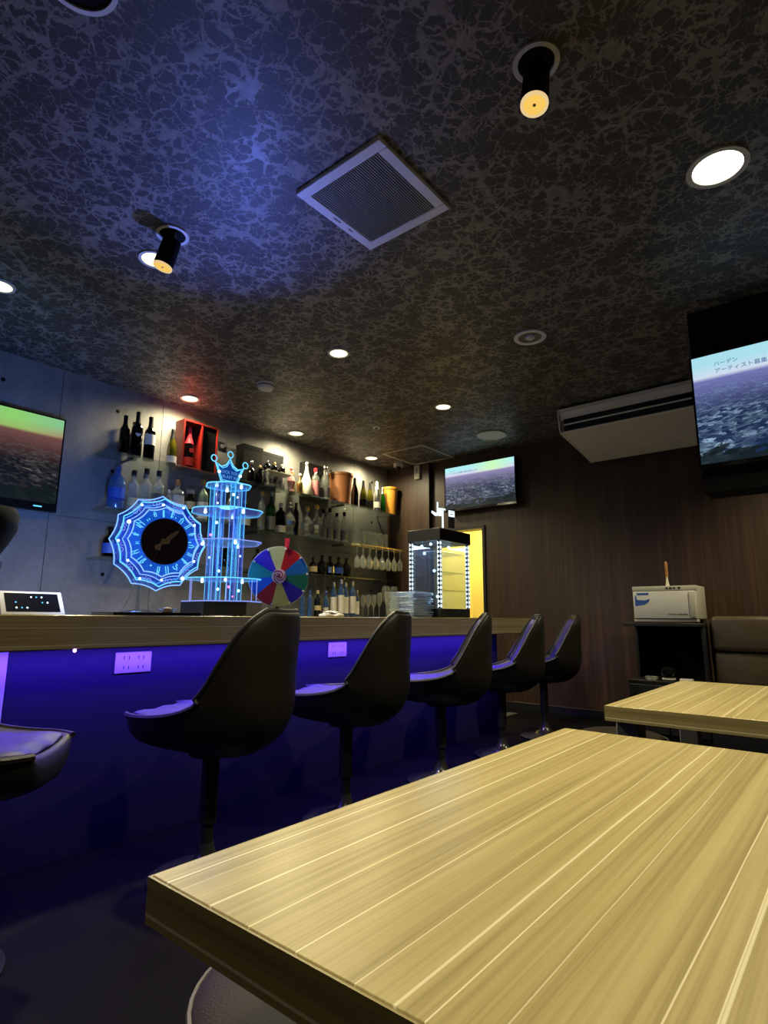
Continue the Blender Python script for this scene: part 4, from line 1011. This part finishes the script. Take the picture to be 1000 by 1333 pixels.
def bucket(label, Y, h, r0, r1, m, X=XS):
    t = thing('wine_bucket', label, 'bucket', (X, Y, A+.0006))
    MB().lathe([(r0, 0), (r1, h), (r1-.008, h), (r0-.008, .012)], 28, cap=False).build('body', m, t); MB().lathe([(r0-.007, .001), (r0-.007, .012)], 28).build('bottom', m, t)
    MB().ring(r1-.012, r1+.006, h-.028, h+.002, 28).build('rim', m, t)
    return t
bucket('terracotta-coloured wine bucket on the top shelf, the left and larger of two', 4.985, .365, .115, .148, 'copper', -4.80)
bucket('amber-orange wine bucket at the right end of the top shelf', 5.955, .365, .075, .105, 'amberb', -4.80)
bottle('champagne_bottle', 'black champagne bottle beside the terracotta bucket', 'bottle', XS+.0, 5.24, A, .37, 'champ', 'darkg', 'foil', 'mattblack')
bottle('champagne_bottle', 'gold-green champagne bottle with a dark neck, left of two alike', 'bottle', XS+.03, 5.37, A, .355, 'champ', 'goldg', 'foil', 'black', (.08, .30), 'mattblack')
bottle('champagne_bottle', 'gold-green champagne bottle with a dark neck, right of two alike', 'bottle', XS+.03, 5.50, A, .355, 'champ', 'goldg', 'foil', 'black', (.08, .30), 'mattblack')
bottle('champagne_bottle', 'silver champagne bottle near the amber bucket', 'bottle', XS+.03, 5.64, A, .39, 'champ', 'silver', 'foil', 'ivory', (.10, .30))
bottle('champagne_bottle', 'dark green champagne bottle touching distance from the amber bucket', 'bottle', XS+.02, 5.77, A, .34, 'champ', 'green', 'foil', 'silver')
# middle shelf
bottle('glass_jug', 'large pale blue jug with a blue label at the left end of the middle shelf', 'jug', XS+.02, 2.24, B, .36, 'jug', 'blueg', 'screw', 'blueg', (.25, .50), 'bluep', fat=.95)
for X, Y, h, lq, lab in ((XS+.04, 2.375, .375, None, 'first clear black-capped bottle on the middle shelf, next to the blue jug'), (XS-.07, 2.425, .40, None, 'clear black-capped bottle set back, second from the blue jug'),
                         (XS+.04, 2.485, .415, None, 'tallest clear black-capped bottle, third from the blue jug'), (XS-.07, 2.535, .39, (.4, 'amber'), 'amber-filled black-capped bottle set back, fourth from the blue jug'),
                         (XS+.04, 2.60, .42, (.45, 'amber'), 'amber-filled black-capped bottle, fifth from the blue jug')):
    bottle('spirit_bottle', lab, 'bottle', X, Y, B, h, 'spirit', 'clear', 'screw', 'black', None if lq else (.12, .30), 'paper' if Y > 2.4 else 'bronze', lq, group='black-capped spirits on the middle shelf')
bottle('spirit_bottle', 'small bottle with a white label before the square decanter', 'bottle', XS+.08, 2.685, B, .24, 'tall', 'clear', 'screw', 'ivory', (.1, .6))
bottle('decanter', 'square clear decanter with a copper cork on the middle shelf', 'decanter', XS+.02, 2.80, B, .355, 'decant', 'clear', 'block', 'wooden', (.12, .58), 'paper', None, 1.0, None, True)
bottle('decanter', 'dark-labelled bottle with a large round clear stopper, beside the square decanter', 'decanter', XS+.02, 2.935, B, .33, 'jar', 'darkg', 'block', 'clear', (.30, .52), 'bronze', fat=.95)
bottle('sake_bottle', 'frosted green bottle with a tall white label, behind the tower\'s left', 'bottle', XS+.03, 3.06, B, .42, 'spirit', 'frost', 'screw', 'gold', (.06, .44), fat=.98)
bottle('spirit_bottle', 'clear bottle with a red and white cap beside the frosted green one', 'bottle', XS+.03, 3.215, B, .40, 'spirit', 'clear', 'screw', 'redp', (.12, .42))
bottle('spirit_bottle', 'clear bottle partly hidden behind the tower on the middle shelf', 'bottle', XS+.0, 3.40, B, .38, 'spirit', 'clear', 'screw', 'silver', (.12, .42))
bottle('spirit_bottle', 'squat dark bottle partly hidden behind the tower on the middle shelf', 'bottle', XS+.0, 3.58, B, .33, 'squat', 'darkg', 'screw', 'gold', (.1, .4), fat=.85)
bottle('spirit_bottle', 'slender clear bottle just right of the tower on the middle shelf', 'bottle', XS+.03, 3.77, B, .40, 'tall', 'clear', 'ball', 'gold', (.1, .45), 'grey')
bottle('spirit_bottle', 'bright green bottle on the middle shelf', 'bottle', XS+.03, 3.895, B, .41, 'wine', 'green', 'screw', 'silver', (.06, .40), 'grey', fat=1.05)
bottle('spirit_bottle', 'dark bottle with an ivory label right of the bright green bottle', 'bottle', XS+.03, 4.03, B, .33, 'decant', 'darkg', 'block', 'ivory', (.03, .25), 'ivory', None, .95, None, True)
bottle('crystal_decanter', 'faceted crystal decanter, left of three on the middle shelf', 'decanter', XS+.02, 4.17, B, .36, 'ornate', 'clear', 'block', 'silver', None, group='faceted crystal decanters')
bottle('spirit_bottle', 'slim black bottle between the crystal decanters', 'bottle', XS-.03, 4.30, B, .39, 'tall', 'darkg', 'screw', 'mattblack')
bottle('crystal_decanter', 'faceted crystal decanter with a gold stopper, middle of three', 'decanter', XS+.03, 4.42, B, .36, 'ornate', 'clear', 'block', 'gold', None, group='faceted crystal decanters')
bottle('crystal_decanter', 'tall faceted crystal decanter, right of three', 'decanter', XS+.03, 4.57, B, .40, 'ornate', 'clear', 'ball', 'gold', None, fat=.9, group='faceted crystal decanters')
for k, (Y, h) in enumerate(((4.70, .37), (4.81, .40), (4.93, .36), (5.06, .39))):
    bottle('spirit_bottle', 'clear bottle with a dark cap, '+('first', 'second', 'third', 'fourth')[k]+' left of the upturned tumblers', 'bottle', XS+.0, Y, B, h, 'tall', 'clear', 'screw', 'mattblack', (.1, .4), 'grey', fat=1.15, group='dark-capped clear bottles on the middle shelf')
def tumbler_mesh():
    return MB().lathe([(.046, 0), (.040, .165), (.038, .185), (0.001, .188)], 18, cap=False).mesh('tumbler_wall')
t0 = thing('tumbler', 'upturned clear tumbler on the middle shelf', 'glass', (0, 0, 0), 0, 'upturned tumblers on the middle shelf')
link('wall', tumbler_mesh(), 'clear', t0); MB().lathe([(.037, .166), (.037, .184)], 18).build('thick_bottom', 'clear', t0); MB().ring(.043, .048, 0, .005, 18).build('rim', 'ivory', t0)  # ivory rim paints the bright highlight along the glass edge
first = True
for row, X in ((0, XS+.055), (1, XS-.055)):
    for k in range(6):
        loc = (X, 5.22+.112*k+.03*row, B+.0006)
        if first: t0.location = loc; first = False; tt = t0
        else: tt = dup(t0, loc, 0, '')
        tt['label'] = 'upturned tumbler on the middle shelf, %s row, %s from the left' % (('front', 'back')[row], ('first', 'second', 'third', 'fourth', 'fifth', 'sixth')[k])
# lower shelf
for k, (Y, h, lm) in enumerate(((4.53, .215, 'bronze'), (4.67, .25, 'mattblack'), (4.80, .25, 'silver'), (4.945, .255, 'bluep'), (5.08, .25, 'mattblack'))):
    bottle('dark_bottle', 'squat dark bottle on the lower shelf, '+('leftmost, bronze label', 'second, plain', 'third, silver label', 'fourth, blue label', 'rightmost, plain')[k], 'bottle', XS+.03, Y, C, h, 'squat', 'darkg', 'screw', 'mattblack', (.12, .40), lm, None, 1.05, 'squat dark bottles on the lower shelf')
bottle('dark_bottle', 'dark bottle with a gold label between the tower and the prize wheel', 'bottle', XS+.03, 3.74, C, .23, 'squat', 'darkg', 'screw', 'mattblack', (.12, .42), 'gold')
bottle('dark_bottle', 'dark bottle behind the tower\'s middle disc on the lower shelf', 'bottle', XS+.03, 3.35, C, .26, 'squat', 'darkg', 'screw', 'mattblack')
bottle('purple_bottle', 'dark violet bottle low at the left end of the shelves beside the wheel', 'bottle', XS+.03, 2.22, C, .28, 'squat', 'darkg', 'screw', 'mattblack', (.1, .4), 'bluep')
# on the back counter
bottle('blue_bottle', 'pale blue bottle just right of the prize wheel, left of two', 'bottle', XS+.1, 4.32, D, .30, 'tall', 'blueg', 'screw', 'blueg', None, group='pale blue bottles by the prize wheel')
bottle('blue_bottle', 'pale blue bottle just right of the prize wheel, right of two', 'bottle', XS+.1, 4.43, D, .30, 'tall', 'blueg', 'screw', 'blueg', None, group='pale blue bottles by the prize wheel')
bottle('dark_bottle', 'dark amber bottle between blue bottles on the back counter', 'bottle', XS+.1, 4.55, D, .31, 'spirit', 'darkg', 'screw', 'bronze', (.25, .42), 'bronze')
bottle('blue_bottle', 'blue-labelled bottle with a round blue top on the back counter', 'bottle', XS+.1, 4.68, D, .28, 'tall', 'blueg', 'ball', 'bluep', (.1, .4), 'paper', fat=1.15)
for k, Y in enumerate((4.80, 4.90, 5.0, 5.10, 5.20)):
    bottle('clear_spirit', 'tall clear bottle with a slim white label on the back counter, '+('first', 'second', 'third', 'fourth', 'fifth')[k]+' from the left', 'bottle', XS+.1+.02*(k % 2), Y, D, (.40, .44, .41, .43, .33)[k], 'tall', 'blueg', 'screw', 'silver', (.12, .58), 'ivory', group='white-labelled clear bottles on the back counter')
def stem(h, bowl, label, loc, up, group, first=None):
    t = thing('wine_glass', label, 'glass', loc, 0, group)
    pr = [(.004, .105*h/.24), (bowl*.6, .125*h/.24), (bowl, .165*h/.24), (bowl*.92, .21*h/.24), (bowl*.75, h)]
    bmh = MB(); bmh.lathe(pr, 18, cap=False); bmh.build('bowl', 'clear', t)
    MB().cyl((0, 0, .006), (0, 0, .105*h/.24), .0042, n=8).build('stem', 'clear', t)
    MB().lathe([(.036, 0), (.036, .003), (.006, .008)], 18).build('foot', 'clear', t)
    if up is False: t.rotation_euler = (R(180), 0, 0)
    return t
for k, (Y, h, bw_) in enumerate(((5.31, .27, .036), (5.41, .28, .036), (5.51, .28, .036), (5.62, .31, .040))):
    stem(h, bw_, 'slim stemmed glass on the back counter, %s from the white-labelled bottles' % ('first', 'second', 'third', 'fourth')[k], (XS+.1, Y, D+.0006), True, 'slim stemmed glasses on the back counter')
stem(.40, .062, 'large balloon wine glass, left of two on the back counter', (XS+.1, 5.75, D+.0006), True, 'balloon wine glasses')
stem(.40, .062, 'large balloon wine glass, right of two by the end wall', (XS+.1, 5.91, D+.0006), True, 'balloon wine glasses')
# brass hanging rack with upturned stemware
rk = thing('glass_rack', 'brass hanging rack for stemmed glasses under the middle shelf', 'rack', (0, 0, 0))
for X in (-4.50, -4.66): MB().cyl((X, 5.03, 1.852), (X, 5.97, 1.852), .005, n=10).build('rail', 'brass', rk)
rod = MB().cyl((-4.68, 0, 1.836), (-4.48, 0, 1.836), .0035, n=8).mesh('rod')
for k in range(8):
    r_ = link('rod', rod, 'brass', rk); r_.location = (0, 5.05+.12*k, 0)
for Y in (5.06, 5.50, 5.94):
    MB().cyl((-4.66, Y, 1.852), (-4.71, Y, 1.862), .006, n=8).build('bracket', 'brass', rk)
    MB().cyl((-4.50, Y, 1.852), (-4.50, Y, 1.870), .010, n=8).build('finial', 'brass', rk)
g0 = None
for row, X in ((0, -4.535), (1, -4.625)):
    for k in range(7):
        loc = (X, 5.11+.12*k, 1.8495)
        lab = 'stemmed glass hanging upside down from the brass rack, %s row, %s from the left' % (('front', 'back')[row], ('first', 'second', 'third', 'fourth', 'fifth', 'sixth', 'seventh')[k])
        if g0 is None: g0 = stem(.26, .036, lab, loc, False, 'stemmed glasses hanging from the rack')
        else:
            g = dup(g0, loc, 0, lab); g.rotation_euler = (R(180), 0, 0)
